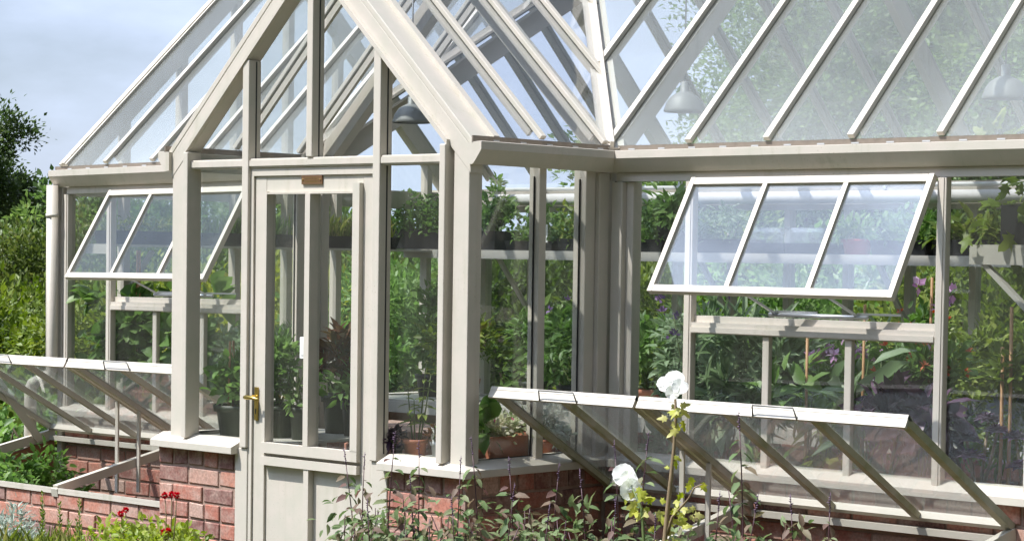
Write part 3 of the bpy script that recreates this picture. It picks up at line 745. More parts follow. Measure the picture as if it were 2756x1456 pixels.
# lamps
def lamp(x, label):
    t = thing('pendant_lamp', label, 'lamp', (x, RY, 2.415), 'lamps under the ridge')
    p = [(.105, 0), (.107, .004), (.104, .016), (.092, .05), (.070, .08), (.040, .098), (.022, .105), (.022, .15), (.014, .158), (.0, .16)]
    MB().lathe((0, 0, 0), p, 32).build('lamp_shade', M['alu'], t)
    MB().lathe((0, 0, .03), [(0, 0), (.028, .0), (.034, .03), (.02, .06)], 16).build('bulb', M['white'], t)
    MB().tube([(0, 0, .155), (0, 0, zmain(RY)-2.415-.1)], .004, 6).build('cord', M['wire'], t)
    return t
t = thing('pendant_lamp', 'grey dome lamp seen through the gable pane above the transom', 'lamp', (-.13, .74, 2.272))
MB().lathe((0, 0, 0), [(.088, 0), (.09, .004), (.087, .014), (.077, .042), (.058, .068), (.033, .083), (.018, .09), (.018, .12), (0, .125)], 32).build('lamp_shade', M['alu'], t)
MB().lathe((0, 0, .02), [(0, 0), (.024, 0), (.03, .026), (.018, .05)], 16).build('bulb', M['white'], t); MB().tube([(0, 0, .12), (0, 0, .66)], .004, 6).build('cord', M['wire'], t)
lamp(.16, 'grey dome lamp behind the first panes of the right hand roof')
lamp(2.03, 'grey dome lamp at the far right behind the roof glass')
# black troughs and trays on the shelves
def tray(label, x, y, z, lx, ly, h, mat='black', cat='tray', name='seed_tray', group=None):
    t = thing(name, label, cat, (x, y, z), group)
    mb = MB(); a, b = lx/2, ly/2; w = .008; k = .93
    def ring(p, q, zz): return [(-p,-q,zz),(p,-q,zz),(p,q,zz),(-p,q,zz)]
    vs = ring(a*k, b*k, 0) + ring(a, b, h) + ring(a-w, b-w, h) + ring(a*k-w, b*k-w, h*.75)
    fs = [(3,2,1,0)] + [(4*q+i, 4*q+(i+1) % 4, 4*q+4+(i+1) % 4, 4*q+4+i) for q in range(3) for i in range(4)]
    mb.add(vs, fs).build('tray', M[mat], t)
    MB().box(-a*k+w, a*k-w, -b*k+w, b*k-w, h*.74, h*.76).build('potting_soil', M['soil'], t)
    return t
def planted(tr, lx, ly, z0, h, n, leaf, lm, tmpl=T4, up=.5, wr=.5, upright=False, flower=None):
    lb = LB()
    P = np.stack([RNG.uniform(-lx/2, lx/2, n), RNG.uniform(-ly/2, ly/2, n), z0 + h*RNG.random(n)**(1.3)], 1)
    P[:, 2] *= 1 + .12*np.sin(P[:, 0]*23+1.3)
    if upright:
        P[:, 2] = z0
        D = unit(np.stack([RNG.normal(0, .25, n), RNG.normal(0, .25, n), np.ones(n)], 1)); lb.add(P, D, h*RNG.uniform(.6, 1.1, n), leaf*.22, T8, Nrm=rdir(n))
    else:
        D = rdir(n, up); lb.add(P, D, leaf*RNG.uniform(.6, 1.3, n), leaf*wr*RNG.uniform(.7, 1.2, n), tmpl)
    lb.build('foliage', LM[lm], tr)
    if flower:
        fm, k, fs = flower; fl = LB()
        for i in range(k):
            p = np.array([random.uniform(-lx/2, lx/2), random.uniform(-ly/2, ly/2), z0+h*random.uniform(.9, 1.35)]); D = rdir(8, .5); fl.add(p, D, fs, fs*.7, T4)
        fl.build('flower', LM[fm], tr)
SZ2 = 1.70
a = tray('black tray of bright grassy seedlings behind the top of the right door pane', -2.87, 2.85, 1.695, .22, .8, .075); planted(a, .2, .74, .05, .16, 420, .05, 'grass', upright=True)
a = tray('black tray of low green seedlings behind the top of the left door pane', -2.87, 2.1, 1.695, .22, .6, .075); planted(a, .2, .56, .05, .14, 420, .045, 'mid', upright=True)
a = tray('black tray on the end shelf behind the left casement', -2.87, 1.4, 1.695, .22, .7, .075); planted(a, .2, .6, .05, .10, 300, .045, 'bright')
a = tray('deep black trough overflowing with geraniums behind the right gable pane', -2.95, 3.66, SZ2, .56, .26, .13, cat='trough'); planted(a, .66, .34, .10, .23, 1500, .042, 'mid', tmpl=T8, wr=.8, flower=('redf', 7, .022))
bush_in_pot('dark leafy plant in a wide black pot on the rear shelf beside the geranium trough', 'potted plant', (-2.33, 3.66, SZ2), .10, .12, 'black', (.13, .30), 420, .05, 'mid', square=True, wr=.6)
a = tray('black tray of small green plants behind the first porch side pane', -1.93, 3.66, SZ2, .40, .24, .06); planted(a, .42, .26, .05, .20, 500, .05, 'mid', tmpl=T8)
a = tray('black tray of mixed young plants behind the second porch side pane', -1.47, 3.66, SZ2, .46, .24, .075); planted(a, .46, .26, .05, .24, 650, .055, 'bright', tmpl=T8)
for i, x in enumerate((-1.78, -1.36)):
    t = thing('plant_label', ['white plant label standing among small green plants on the rear shelf', 'white plant label standing in the tray of mixed young plants'][i], 'plant label', (x, 3.54, SZ2+.05)); MB().box(-.011, .011, -.001, .001, 0, .11).build('label_blade', M['white'], t)
a = tray('black tray of leafy cuttings on the rear shelf left of the tall black pot', -1.07, 3.66, SZ2, .40, .24, .075); planted(a, .4, .26, .05, .22, 600, .05, 'mid', tmpl=T8)
bush_in_pot('dark spreading plant in a tall square black pot on the rear shelf', 'potted plant', (-.85, 3.62, SZ2), .07, .155, 'black', (.15, .20), 170, .09, 'mid', square=True, wr=.38, up=.1)
a = tray('black tray of pale green plants behind the open casement', -.5, 3.66, SZ2, .42, .24, .08); planted(a, .42, .24, .05, .20, 480, .05, 'greygreen', tmpl=T8)
def cloche(x, label):
    t = thing('propagator', label, 'propagator', (x, 3.66, SZ2), 'clear propagators on the rear shelf')
    MB().box(-.13, .13, -.12, .12, 0, .06).build('tray', M['black'], t)
    mb = MB(); vs = [(s*.13*k, q*.12*k, z) for z, k in ((.061, 1), (.12, .97), (.145, .8)) for s, q in ((-1,-1),(1,-1),(1,1),(-1,1))]
    mb.add(vs, [(4*r+i, 4*r+(i+1) % 4, 4*r+4+(i+1) % 4, 4*r+4+i) for r in range(2) for i in range(4)] + [(8,9,10,11)]); mb.build('clear_lid', M['clear'], t)
cloche(-.13, 'clear domed propagator behind the middle casement pane, left one'); cloche(.14, 'clear domed propagator behind the middle casement pane, right one')
bush_in_pot('small plant in a round red plastic bowl on the rear shelf', 'potted plant', (.44, 3.62, SZ2), .09, .085, 'redplastic', (.10, .12), 160, .05, 'mid')
a = tray('black tray of broad leaved plants behind the right casement pane', .75, 3.66, SZ2, .36, .24, .08); planted(a, .36, .24, .05, .18, 320, .07, 'mid', tmpl=T8)
a = tray('black tray of broad leaves between casement and right mullion', 1.13, 3.66, SZ2, .34, .24, .085); planted(a, .34, .24, .05, .12, 120, .11, 'bright', tmpl=T8)
a = tray('black tray of bushy herbs at the right end of the rear shelf', 1.52, 3.66, SZ2, .42, .24, .08); planted(a, .44, .26, .05, .22, 800, .055, 'bright', tmpl=T8)
# climbing tomato like plant and its dark bag on the right end shelf
t = thing('climbing_plant', 'leafy climber with large pale leaves trained up at the upper right', 'climber', (2.78, 1.36, 1.735))
MB().box(-.10, .17, -.08, .15, 0, .16).build('pot', M['black'], t)
lb = clumpy((-.02, -.02, .20), (.19, .10, .30), 120, 22, .04, .085, shell=.4, up=-.2, tmpl=TL, wr=.8); lb.build('foliage', LM['bright'], t)
mb = MB(); mb.tube([(-.02, 0, .1), (-.03, 0, .62)], .004, 6); mb.tube([(.02, 0, .1), (.06, -.02, .3), (.03, 0, .5)], .004, 6); mb.build('stem', M['stemg'], t)

# porch plants
bush_in_pot('bushy green plant with canes in a big dark pot behind the left gable pane', 'potted plant', (-.745, .24, .80), .12, .145, 'darkgreen', (.17, .26), 620, .05, 'mid', canes=3, wr=.62)
bush_in_pot('leafy chrysanthemum like plant in a tapered dark pot behind the door, nearest its handle', 'potted plant', (-.555, .31, .80), .085, .15, 'darkgreen', (.12, .34), 420, .05, 'mid', tmpl=TL, wr=.8)
bush_in_pot('thin sparse plant in a dark pot left of the door mullion', 'potted plant', (-.40, .33, .80), .07, .15, 'darkgreen', (.10, .26), 130, .045, 'mid', stems=8)
bush_in_pot('maroon leaved plant in a large dark pot behind the right door pane', 'potted plant', (-.57, .71, .80), .085, .19, 'darkgreen', (.13, .26), 260, .075, 'bronze', tmpl=T8, lift=.05)
bush_in_pot('airy green plant in a black pot behind the right door pane beside the maroon one', 'potted plant', (-.40, .66, .80), .07, .16, 'black', (.11, .16), 130, .05, 'mid')
# nettle like stems in terracotta
def nettle(label, loc, r, h, potmat, stems, lm='bright', leaf=.07, name='potted_plant'):
    t = thing(name, label, 'potted plant', loc); pot(t, r, h, potmat)
    lb = LB(); mb = MB()
    for (dx, dy, H) in stems:
        k = int(H/.035); pts = [(dx*.3, dy*.3, h*.8), (dx*.7, dy*.7, h+H*.5), (dx, dy, h+H)]; mb.tube(pts, [.004, .003, .002], 6)
        for i in range(2, k+1):
            q = i/k; p = np.array([dx*(.3+.7*q), dy*(.3+.7*q), h+H*q]); a = i*1.57+random.random()
            for s in (0, math.pi):
                D = (math.cos(a+s), math.sin(a+s), .35 if q > .8 else -.05); lb.add([p], [D], leaf*(1-.5*q+.15), leaf*.42*(1-.4*q), T8, Nrm=[(0, 0, 1)])
    lb.build('foliage', LM[lm], t); mb.build('stem', M['stemg'], t); return t
nettle('bright nettle leaved plant in a round terracotta pot behind the right gable pane', (.50, .165, .785), .055, .085, 'terra', [(-.05, 0, .22), (.04, .02, .33), (.02, -.03, .17), (.07, .02, .28)])
bush_in_pot('tiny pinkish rosette plant in a small grey pot beside the nettle leaved plant', 'potted plant', (.615, .20, .785), .042, .08, 'grey', (.055, .055), 160, .03, 'bronze', stems=2)
t = thing('plant_label', 'white plant label stuck in the small grey pot in the porch', 'plant label', (.605, .165, .86)); MB().box(-.009, .009, -.001, .001, 0, .075).build('label_blade', M['white'], t)
bush_in_pot('dusky purple tuft in a low black pot at the left of the right gable pane', 'potted plant', (.455, .10, .785), .028, .05, 'black', (.05, .07), 120, .04, 'purple', stems=2)
t = thing('trough_planter', 'square terracotta trough of cream variegated plants inside the porch side window', 'planter', (.82, .37, .785))
mb = MB(); 
for (x0, x1, y0, y1) in ((-.085, .085, -.165, -.15), (-.085, .085, .15, .165), (-.085, -.07, -.1495, .1495), (.07, .085, -.1495, .1495)): mb.box(x0, x1, y0, y1, 0, .115)
mb.box(-.0695, .0695, -.1495, .1495, .0, .01); mb.build('planter_box', M['terra'], t); MB().box(-.069, .069, -.149, .149, .09, .10).build('potting_soil', M['soil'], t)
lb = clumpy((0, 0, .14), (.09, .16, .05), 900, 22, .022, .026, shell=.3, tmpl=T4, wr=.7); lb.build('foliage', LM['variegated'], t)
lb = LB(); P = RNG.normal(0, 1, (14, 3))*[.05, .1, .01]+[0, -.05, .2]; lb.add(P, rdir(14, .5), .02, .018, T4); lb.build('flower', LM['pinkf'], t)
bush_in_pot('broad grey green leaf plant in a pot just behind the front porch corner', 'potted plant', (.82, .17, .785), .05, .07, 'terra', (.09, .22), 34, .11, 'mid', wr=.6)
bush_in_pot('pale silvery plant in a pot behind the second porch side pane', 'potted plant', (.80, .66, .785), .06, .08, 'terra', (.11, .13), 500, .03, 'silver')
# right wing, front staging
def on(x, y, label, r, h, pm, size, n, leaf, lm, **k): return bush_in_pot(label, 'potted plant', (x, y, .61), r, h, pm, size, n, leaf, lm, **k)
on(1.14, 1.14, 'spiky plant in a round terracotta pot at the inner corner of the wing', .075, .14, 'terra', (.11, .16), 130, .10, 'greygreen', wr=.22)
on(1.10, 1.36, 'tall green bush with violet flower spikes in the narrow corner pane', .10, .12, 'black', (.2, .62), 1500, .06, 'greygreen', lift=.1, flower=('violetf', 9, .03), wr=.3)
on(1.50, 1.30, 'large feathery grey green bush behind the left lower window pane', .12, .12, 'black', (.26, .52), 1500, .11, 'greygreen', lift=.16, wr=.2, clumps=22)
on(1.42, 1.14, 'broad felted leaves on a thick stalk in the left lower window pane', .08, .14, 'bluepot', (.13, .24), 45, .15, 'greygreen', lift=.20, tmpl=T8, wr=.5)
on(1.62, 1.12, 'low blue grey pot of herbs below the felted leaves', .07, .10, 'bluepot', (.10, .12), 200, .04, 'mid')
on(1.88, 1.36, 'green bush with clustered lilac flowers behind the middle lower pane', .11, .12, 'black', (.2, .48), 1400, .05, 'mid', lift=.12, flower=('lilacf', 22, .035))
on(1.84, 1.14, 'staked plant with a few big leaves behind the middle lower pane', .07, .13, 'bluepot', (.14, .42), 40, .13, 'mid', canes=1, lift=.12)
on(1.98, 1.16, 'yellowing drooping plant low in the middle lower pane', .07, .13, 'black', (.10, .16), 60, .10, 'yellow', up=-.8, lift=.02, tmpl=TL, wr=.8)
on(2.14, 1.16, 'cane supported plant with long grey leaves beside the middle mullion', .07, .12, 'bluepot', (.12, .55), 30, .2, 'greygreen', canes=1, lift=.12, wr=.3)
on(2.30, 1.36, 'green bush with small orange flowers behind the right lower pane', .11, .12, 'black', (.22, .46), 1300, .05, 'mid', lift=.12, flower=('orangef', 26, .026))
on(2.26, 1.15, 'glossy dark purple plant in a black pot in the right lower pane', .085, .14, 'black', (.12, .20), 110, .11, 'purple', lift=.17, up=.5, clumps=9)
on(2.42, 1.14, 'second glossy dark purple plant against the right mullion', .085, .14, 'black', (.12, .22), 110, .12, 'purple', lift=.16, up=-.2, clumps=9)
on(2.38, 1.3, 'pinkish cane supported plant behind the dark purple pair', .07, .13, 'redplastic', (.1, .66), 60, .05, 'mid', canes=2, lift=.1, flower=('lilacf', 5, .04))
def rosette(x, y, label, heads):
    t = thing('potted_plant', label, 'potted plant', (x, y, .61)); pot(t, .10, .15, 'black'); lb = LB(); mb = MB()
    for hx, hy, hz in heads:
        mb.tube([(0, 0, .1), (hx*.5, hy*.5, hz*.6), (hx, hy, hz)], [.008, .007, .006], 6)
        for k in range(42):
            e = math.asin(min(.98, .12+k/46)); a = k*2.4; D = (math.cos(a)*math.cos(e), math.sin(a)*math.cos(e), math.sin(e))
            lb.add([(hx, hy, hz)], [D], .075-.0008*k, .024, T8, Nrm=[(0, 0, 1)])
    lb.build('foliage', LM['purple'], t); mb.build('stem', M['stemb'], t)
rosette(2.68, 1.16, 'black pot of dark purple rosettes on bare stems, in the far right pane', [(-.06, 0, .34), (.06, .03, .38), (-.01, -.05, .28), (.0, .06, .42), (-.12, .02, .27)])
rosette(2.88, 1.18, 'black pot of dark purple rosettes at the very edge of the right pane', [(-.05, 0, .36), (.05, 0, .31), (.0, -.05, .25)])
on(2.82, 1.38, 'bushy bright green plant with two tall bamboo canes in the far right pane', .12, .12, 'black', (.23, .60), 1900, .055, 'bright', lift=.1, canes=0, flower=('redf', 4, .03))
for i, (x, y, z1) in enumerate(((2.785, 1.2, 1.49), (2.748, 1.2, 1.33))):
    t = thing('bamboo_cane', ['tall bamboo cane standing in the far right pane', 'shorter bamboo cane standing in the far right pane'][i], 'cane', (x, y, .61)); MB().tube([(0, 0, 0), (.004, 0, (z1-.61)*.5), (0, 0, z1-.61)], .0075, 8).build('cane', M['cane'], t)
# left wing
bush_in_pot('climbing plant with heart shaped leaves behind the left window', 'potted plant', (-2.75, 1.2, .61), .11, .14, 'black', (.22, .75), 520, .09, 'dark', wr=.75, lift=.05, canes=3)
bush_in_pot('broad leaved bean plant behind the left lower window panes', 'potted plant', (-2.28, 1.22, .61), .11, .14, 'black', (.24, .62), 420, .11, 'mid', wr=.75, lift=.05, canes=2)
bush_in_pot('grey green bush behind the left window beside the porch', 'potted plant', (-1.85, 1.24, .61), .11, .14, 'black', (.22, .5), 900, .06, 'greygreen', lift=.05)
bush_in_pot('dark green bush at the inner left corner beside the porch', 'potted plant', (-1.4, 1.26, .61), .11, .14, 'black', (.22, .45), 900, .06, 'dark', lift=.05)
# rear staging plants
rear = [(-2.7, 'mid', .5, 'leafy green plant on the rear staging, far left'), (-2.25, 'bright', .42, 'light green plant on the rear staging behind the door'), (-1.8, 'mid', .50, 'full green plant on the rear staging behind the right gable pane'), (-1.35, 'dark', .46, 'dark bushy plant on the rear staging behind the first porch side pane'),
        (-.9, 'mid', .50, 'dense green plant on the rear staging behind the second porch side pane'), (-.45, 'greygreen', .42, 'grey green plant on the rear staging behind the corner posts'), (.0, 'mid', .45, 'green plant on the rear staging behind the left lower window pane'), (.45, 'dark', .42, 'dark green plant on the rear staging behind the middle lower window pane'),
        (.9, 'mid', .45, 'green plant on the rear staging behind the right lower window pane'), (1.35, 'bright', .5, 'lush bright plant on the rear staging left of the far right pane'), (1.8, 'mid', .5, 'lush green plant on the rear staging in the far right pane')]
for i, (x, lm, hh, lab) in enumerate(rear):
    bush_in_pot(lab, 'potted plant', (x, 3.40 + .08*(-1)**i, .76), .10, .14, ['black', 'terra', 'darkgreen'][i % 3], (.25, hh), 720, .06, lm, group=None, flower=(('violetf', 8, .03) if i in (3, 5) else ('orangef', 10, .025) if i == 8 else None))

# ------------------------------------------------------------------ shrubs and trees outside
def shrub(label, loc, rad, n, leaf, lm, cat='shrub', name='shrub', clumps=60, cs=.16, tmpl=T4, group=None, shell=.6, wr=.5, trunk='bark', up=.2, flower=None):
    t = thing(name, label, cat, (loc[0], loc[1], 0), group)
    cz = loc[2]
    lb = clumpy((0, 0, cz), rad, n, clumps, cs*min(rad), leaf, shell=shell, tmpl=tmpl, wr=wr, up=up)
    lb.build('foliage', LM[lm], t)
    mb = MB(); tops = [(random.uniform(-.6, .6)*rad[0], random.uniform(-.6, .6)*rad[1], cz+random.uniform(-.2, .6)*rad[2]) for _ in range(9)]
    stemset(mb, (0, 0, 0), tops, .03*min(1.5, rad[2]), .12); mb.build('stem', M[trunk], t)
    if flower:
        fm, k, fs = flower; fl = LB()
        d = rdir(k, .2)*np.array(rad)*.97 + [0, 0, cz]
        for p in d: D = rdir(10, .3); fl.add(p, D, fs, fs*.75, T4)
        fl.build('flower', LM[fm], t)
    return t
def tree(label, loc, rad, cz, n, leaf, lm, clumps=90, cs=.13, trunk_r=.14, cat='tree'):
    t = thing('tree', label, cat, (loc[0], loc[1], 0))
    lb = clumpy((0, 0, cz), rad, n, clumps, cs*min(rad), leaf, shell=.35, tmpl=T4, wr=.6); lb.build('crown', LM[lm], t)
    mb = MB(); mb.tube([(0, 0, 0), (.05, .02, cz*.4), (-.04, .05, cz*.75), (0, 0, cz)], [trunk_r, trunk_r*.8, trunk_r*.6, trunk_r*.35], 10)
    for k in range(10):
        a = k*2.1; z0 = cz*random.uniform(.4, .8); e = Vector((math.cos(a)*rad[0]*.75, math.sin(a)*rad[1]*.75, cz+rad[2]*random.uniform(-.3, .7)))
        b = Vector((0, 0, z0)); mb.tube([b, b.lerp(e, .4)+Vector((0, 0, .1)), e], [trunk_r*.45, trunk_r*.25, trunk_r*.08], 6)
    mb.build('trunk', M['bark'], t); return t
tree('tall dark tree standing at the far left edge of the garden', (-18.7, 9.5), (1.9, 1.9, 1.3), 2.7, 90000, .06, 'shade_tree', clumps=340, cs=.075)
tree('low dark tree at the far left below the tall one', (-20.6, 12.), (1.7, 1.5, .95), 1.75, 26000, .07, 'shade_tree', clumps=160, cs=.09, trunk_r=.1)
tree('low dark tree just left of the downpipe', (-18.4, 12.2), (1.5, 1.4, .85), 1.65, 24000, .07, 'shade_tree', clumps=160, cs=.09, trunk_r=.1)
for i, (x, y, z, rx, lab) in enumerate(((-15.6, 10.5, 2.0, 1.1, 'small dark tree right of the tall left tree'), (-13.4, 10.5, 1.9, 1.2, 'dark round tree seen behind the left casement'), (-11.2, 10., 1.85, 1.2, 'dark tree seen behind the porch door'), (-9.3, 10.4, 1.5, 1.1, 'low tree seen behind the right side of the door'), (-7.4, 9.8, 1.55, 1.2, 'low tree seen behind the right gable pane'))):
    tree(lab, (x, y), (rx, rx, .75), z-.25, 9000, .085, 'dark' if i % 2 else 'tree', clumps=50, trunk_r=.09)
tree('tall light green tree behind the left part of the right hand roof', (-3.0, 9.6), (2.0, 1.8, 2.0), 3.0, 90000, .056, 'tree', clumps=150, cs=.11)
tree('tall light green tree behind the middle of the right hand roof', (-.6, 9.0), (2.1, 1.8, 2.5), 3.2, 95000, .056, 'tree', clumps=150, cs=.11)
tree('tall bushy tree behind the right end of the roof', (1.9, 9.0), (2.0, 1.8, 2.6), 3.1, 44000, .08, 'tree', clumps=140, cs=.11)
tree('medium tree behind the inner corner of the roof', (-5.0, 9.4), (1.5, 1.5, 1.1), 2.0, 24000, .075, 'tree', clumps=90, cs=.12)
# hedge at the left
for i, (x, y, zc, rx, rz, lm, lab) in enumerate((
    (-13.9, 7.2, 1.0, 1.3, .85, 'red_tip', 'red tipped hedge bush at the left edge below the dark tree'), (-12.0, 7.4, 1.0, 1.2, .85, 'red_tip', 'red tipped hedge bush just left of the downpipe'), (-10.2, 7.4, .9, 1.2, .9, 'hedge', 'hedge bush behind the left casement window'),
    (-8.6, 7.2, .85, 1.1, .85, 'hedge', 'hedge bush behind the left half of the door'), (-7.0, 7.0, .85, 1.1, .85, 'red_tip', 'red tipped bush behind the right half of the door'), (-5.4, 6.8, .85, 1.1, .85, 'hedge', 'hedge bush behind the right gable pane'))):
    shrub(lab, (x, y, zc), (rx, .9, rz), 20000, .065, lm, clumps=130, cs=.13, shell=.72, name='hedge_bush', group=None)
for i, (x, y, zc, rx, rz, lm, lab) in enumerate((
    (-9.3, 4.6, .65, 1.15, .68, 'bright', 'glossy bright laurel bush at the left beside the downpipe'), (-10.6, 4.9, .6, .9, .68, 'bright', 'glossy bright laurel bush at the very left edge'),
    (-7.4, 4.9, .7, 1.0, .75, 'bright', 'yellow green bush behind the left wing'), (-5.9, 5.0, .75, .95, .8, 'yellow', 'yellow leaved bush seen through the right door pane'), (-4.6, 5.2, .8, .95, .85, 'mid', 'green bush behind the right gable pane'),
    (-3.4, 5.4, .85, .95, .85, 'hedge', 'dark green bush behind the first porch side pane'), (-2.2, 5.5, .85, .9, .85, 'bright', 'bright bush behind the second porch side pane'), (-1.0, 5.5, .85, .95, .9, 'mid', 'green bush behind the inner corner posts'),
    (.2, 5.5, .85, .95, .95, 'bright', 'bright leafy bush behind the open casement'), (1.4, 5.5, .9, .95, 1.0, 'hedge', 'dark leafy bush behind the right mullion'), (2.6, 5.5, .9, .95, 1.0, 'dark', 'dark bush beyond the far right pane'))):
    shrub(lab, (x, y, zc), (rx, .8, rz), 15000, .07, lm, clumps=110, cs=.13, shell=.72)
shrub('low leafy plant with small red flowers left of the cold frame', (-3.9, 1.2, .38), (.5, .5, .42), 1800, .07, 'mid', tmpl=T8, clumps=40, cs=.15, cat='plant', name='garden_plant', wr=.6, flower=('redf', 9, .022))
shrub('silvery plant at the left edge beside the cold frame', (-4.1, .5, .35), (.42, .42, .40), 1100, .07, 'silver', tmpl=T8, clumps=30, cs=.15, cat='plant', name='garden_plant', flower=('redf', 4, .022))
shrub('broad leaved bright plant behind the downpipe', (-5.0, 2.4, .42), (.6, .6, .5), 1500, .12, 'bright', tmpl=T8, clumps=30, cs=.15, cat='plant', name='garden_plant', wr=.75)
shrub('leafy salvia with bright pink flowers inside the left cold frame', (-2.62, .42, .32), (.45, .26, .26), 2000, .05, 'mid', tmpl=T8, clumps=40, cs=.13, cat='plant', name='garden_plant', wr=.6, up=.2, flower=('pinkf', 5, .026))
# bench like raised bed behind the house
t = thing('raised_bed', 'blue grey raised bed with a white rim behind the rear glass', 'raised bed', (.6, 4.25, 0)); MB().box(-1.0, 1.0, 0, .5, 0, .94).build('bed_side', M['bluepot'], t); MB().box(-1.02, 1.02, -.02, .52, .945, .975).build('rim', M['white'], t)

# ------------------------------------------------------------------ front border
def sage(label, base, H, lean, n=7, twig=2, spike=True, lm='salvia'):
    t = thing('sage_plant', label, 'plant', base, 'purple stemmed sages in the front border')
    lb = LB(); mb = MB(); sp = MB()
    stems = [(lean[0], lean[1], H)] + [(lean[0]+random.uniform(-.13, .13), lean[1]+random.uniform(-.1, .1), H*random.uniform(.62, .86)) for _ in range(twig)]
    for j, (lx, ly, h) in enumerate(stems):
        b = Vector((random.uniform(-.05, .05), random.uniform(-.03, .03), 0)); e = Vector((lx, ly, h)); k2 = random.uniform(-.05, .05); c = Vector((lx*.35 + k2, ly*.35, h*.6)) + Vector((random.uniform(-.03, .03), 0, 0))
        P = [b*(1-q)**2 + c*2*q*(1-q) + e*q*q for q in np.linspace(0, 1, 9)]
        mb.tube(P, [.0045-.0028*q for q in np.linspace(0, 1, 9)], 6)
        kk = int(h/.05)
        for i in range(max(2, int(kk*.42)), kk):
            q = i/kk + random.uniform(-.01, .01)
            if q > .98: continue
            p = b*(1-q)**2 + c*2*q*(1-q) + e*q*q; a = i*1.571 + j + random.uniform(-.3, .3)
            for s in (0, math.pi):
                L0 = .072*(1.1-.42*max(0, q-.5)*2)*random.uniform(.75, 1.15)
                D = Vector((math.cos(a+s), math.sin(a+s), random.uniform(-1.0, .15)))
                st = p + D*.012
                lb.add([tuple(st)], [tuple(D)], L0, L0*.55, T8, Nrm=[(D.x+random.uniform(-.5, .5)+.2, D.y+random.uniform(-.5, .5)-.3, .9)])
                if random.random() < .5:
                    for m in range(3):
                        D2 = D + Vector((random.uniform(-.5, .5), random.uniform(-.5, .5), .5)); lb.add([tuple(p)], [tuple(D2)], L0*.45, L0*.2, T8)
        if spike and j == 0:
            d = (e - P[-2]).normalized()
            for i in range(8):
                p = e + d*(.008*i); sp.tube([p, p+Vector((random.uniform(-1, 1), random.uniform(-1, 1), .3))*.009], [.0042-.0002*i, .0012], 5)
            sp.tube([e, e+d*.068], [.002, .001], 5)
    lb.build('foliage', LM[lm], t, smooth=True); mb.build('stem', M['stemp'], t)
    if sp.v: sp.build('flower_spike', M['spike'], t)
    return t
M['spike'] = principled('sage_flower', (.15, .09, .15), .6, var=.4, vscale=90)
border = [
    ('sage shoot against the door at its right edge', (.72,-.35,0), .80, (-.10,0), 7, 1), ('sage bush shoot just right of the door bottom', (.86,-.42,0), .80, (-.06,0), 7, 3),
    ('tall sage shoot crossing the right pier sill near the door', (.98,-.45,0), .90, (.02,0), 7, 2), ('sage shoot in the middle of the right brick pier', (1.08,-.36,0), .86, (-.05,.02), 7, 3),
    ('bushy low sage in front of the right brick pier', (1.15,-.5,0), .74, (.0,0), 7, 4), ('sage shoot at the porch corner crossing the sill', (1.38,-.4,0), .90, (.0,0), 7, 2),
    ('sage shoot just right of the porch corner', (1.42,-.55,0), .84, (.04,0), 7, 3), ('sage with forked flower heads under the porch side sill', (1.55,-.35,0), .83, (-.02,0), 7, 3),
    ('sage shoot left of the first lid frame', (1.78,-.38,0), .83, (.02,0), 7, 3), ('low sage tangle below the porch side wall', (1.68,-.55,0), .76, (.05,0), 7, 4),
    ('sage shoot below the lower left lid corner', (1.98,-.42,0), .82, (-.03,0), 7, 3), ('dark sage shoot left of the lower white flower', (2.06,-.36,0), .93, (.0,0), 7, 2),
    ('low sage tangle under the lower white flower', (2.16,-.5,0), .74, (.02,0), 7, 4), ('sage shoot with dark tip between the two white flowers', (2.22,-.35,0), .97, (-.02,0), 7, 2),
    ('low sage between the white flower stems', (2.36,-.36,0), .76, (0,0), 7, 3), ('low sage just right of the white flower stem', (2.55,-.42,0), .79, (.03,0), 7, 3),
    ('tallest sage shoot standing in front of the second lid', (2.62,-.36,0), 1.07, (.0,0), 7, 1), ('sage beside the tallest shoot, below the divider rail', (2.74,-.45,0), .80, (.02,0), 7, 3),
    ('sage with drooping flower head near the bottom right', (2.86,-.38,0), .80, (.0,0), 7, 3), ('last sage on the right of the border', (2.98,-.4,0), .82, (.05,0), 7, 2),
    ('low sage in shade left of the divider rail foot', (2.46,-.62,0), .72, (0,0), 7, 4), ('low sage at the very bottom beside the white flower stem base', (2.02,-.68,0), .72, (0,0), 7, 4),
    ('low sage at the bottom below the porch corner', (1.55,-.68,0), .70, (0,0), 7, 4), ('low sage at the bottom in front of the brick pier', (1.12,-.7,0), .66, (0,0), 7, 4)]
for args in border: sage(*args)
for i, (x, y, zc, rx, rz, lab) in enumerate(((.86, -.5, .55, .12, .17, 'low mass of sage leaves beside the door'), (1.12, -.55, .56, .16, .17, 'low mass of sage leaves in front of the right pier'), (1.40, -.5, .57, .17, .17, 'low mass of sage leaves below the porch corner'), (1.72, -.5, .58, .18, .17, 'low mass of sage leaves below the porch side sill'),
     (2.02, -.5, .60, .17, .19, 'low mass of sage leaves left of the lower white flower'), (2.34, -.42, .60, .16, .15, 'low mass of sage leaves between the white flower stems'), (2.66, -.45, .62, .17, .13, 'low mass of sage leaves under the divider rail'), (2.95, -.45, .64, .15, .12, 'low mass of sage leaves at the right end of the border'))):
    shrub(lab, (x, y, zc), (rx, .14, rz), 150, .044, 'salvia', cat='plant', name='sage_plant', clumps=36, cs=.2, tmpl=T8, shell=.3, trunk='stemp', up=-.3, wr=.5, group='low sages in the front border')
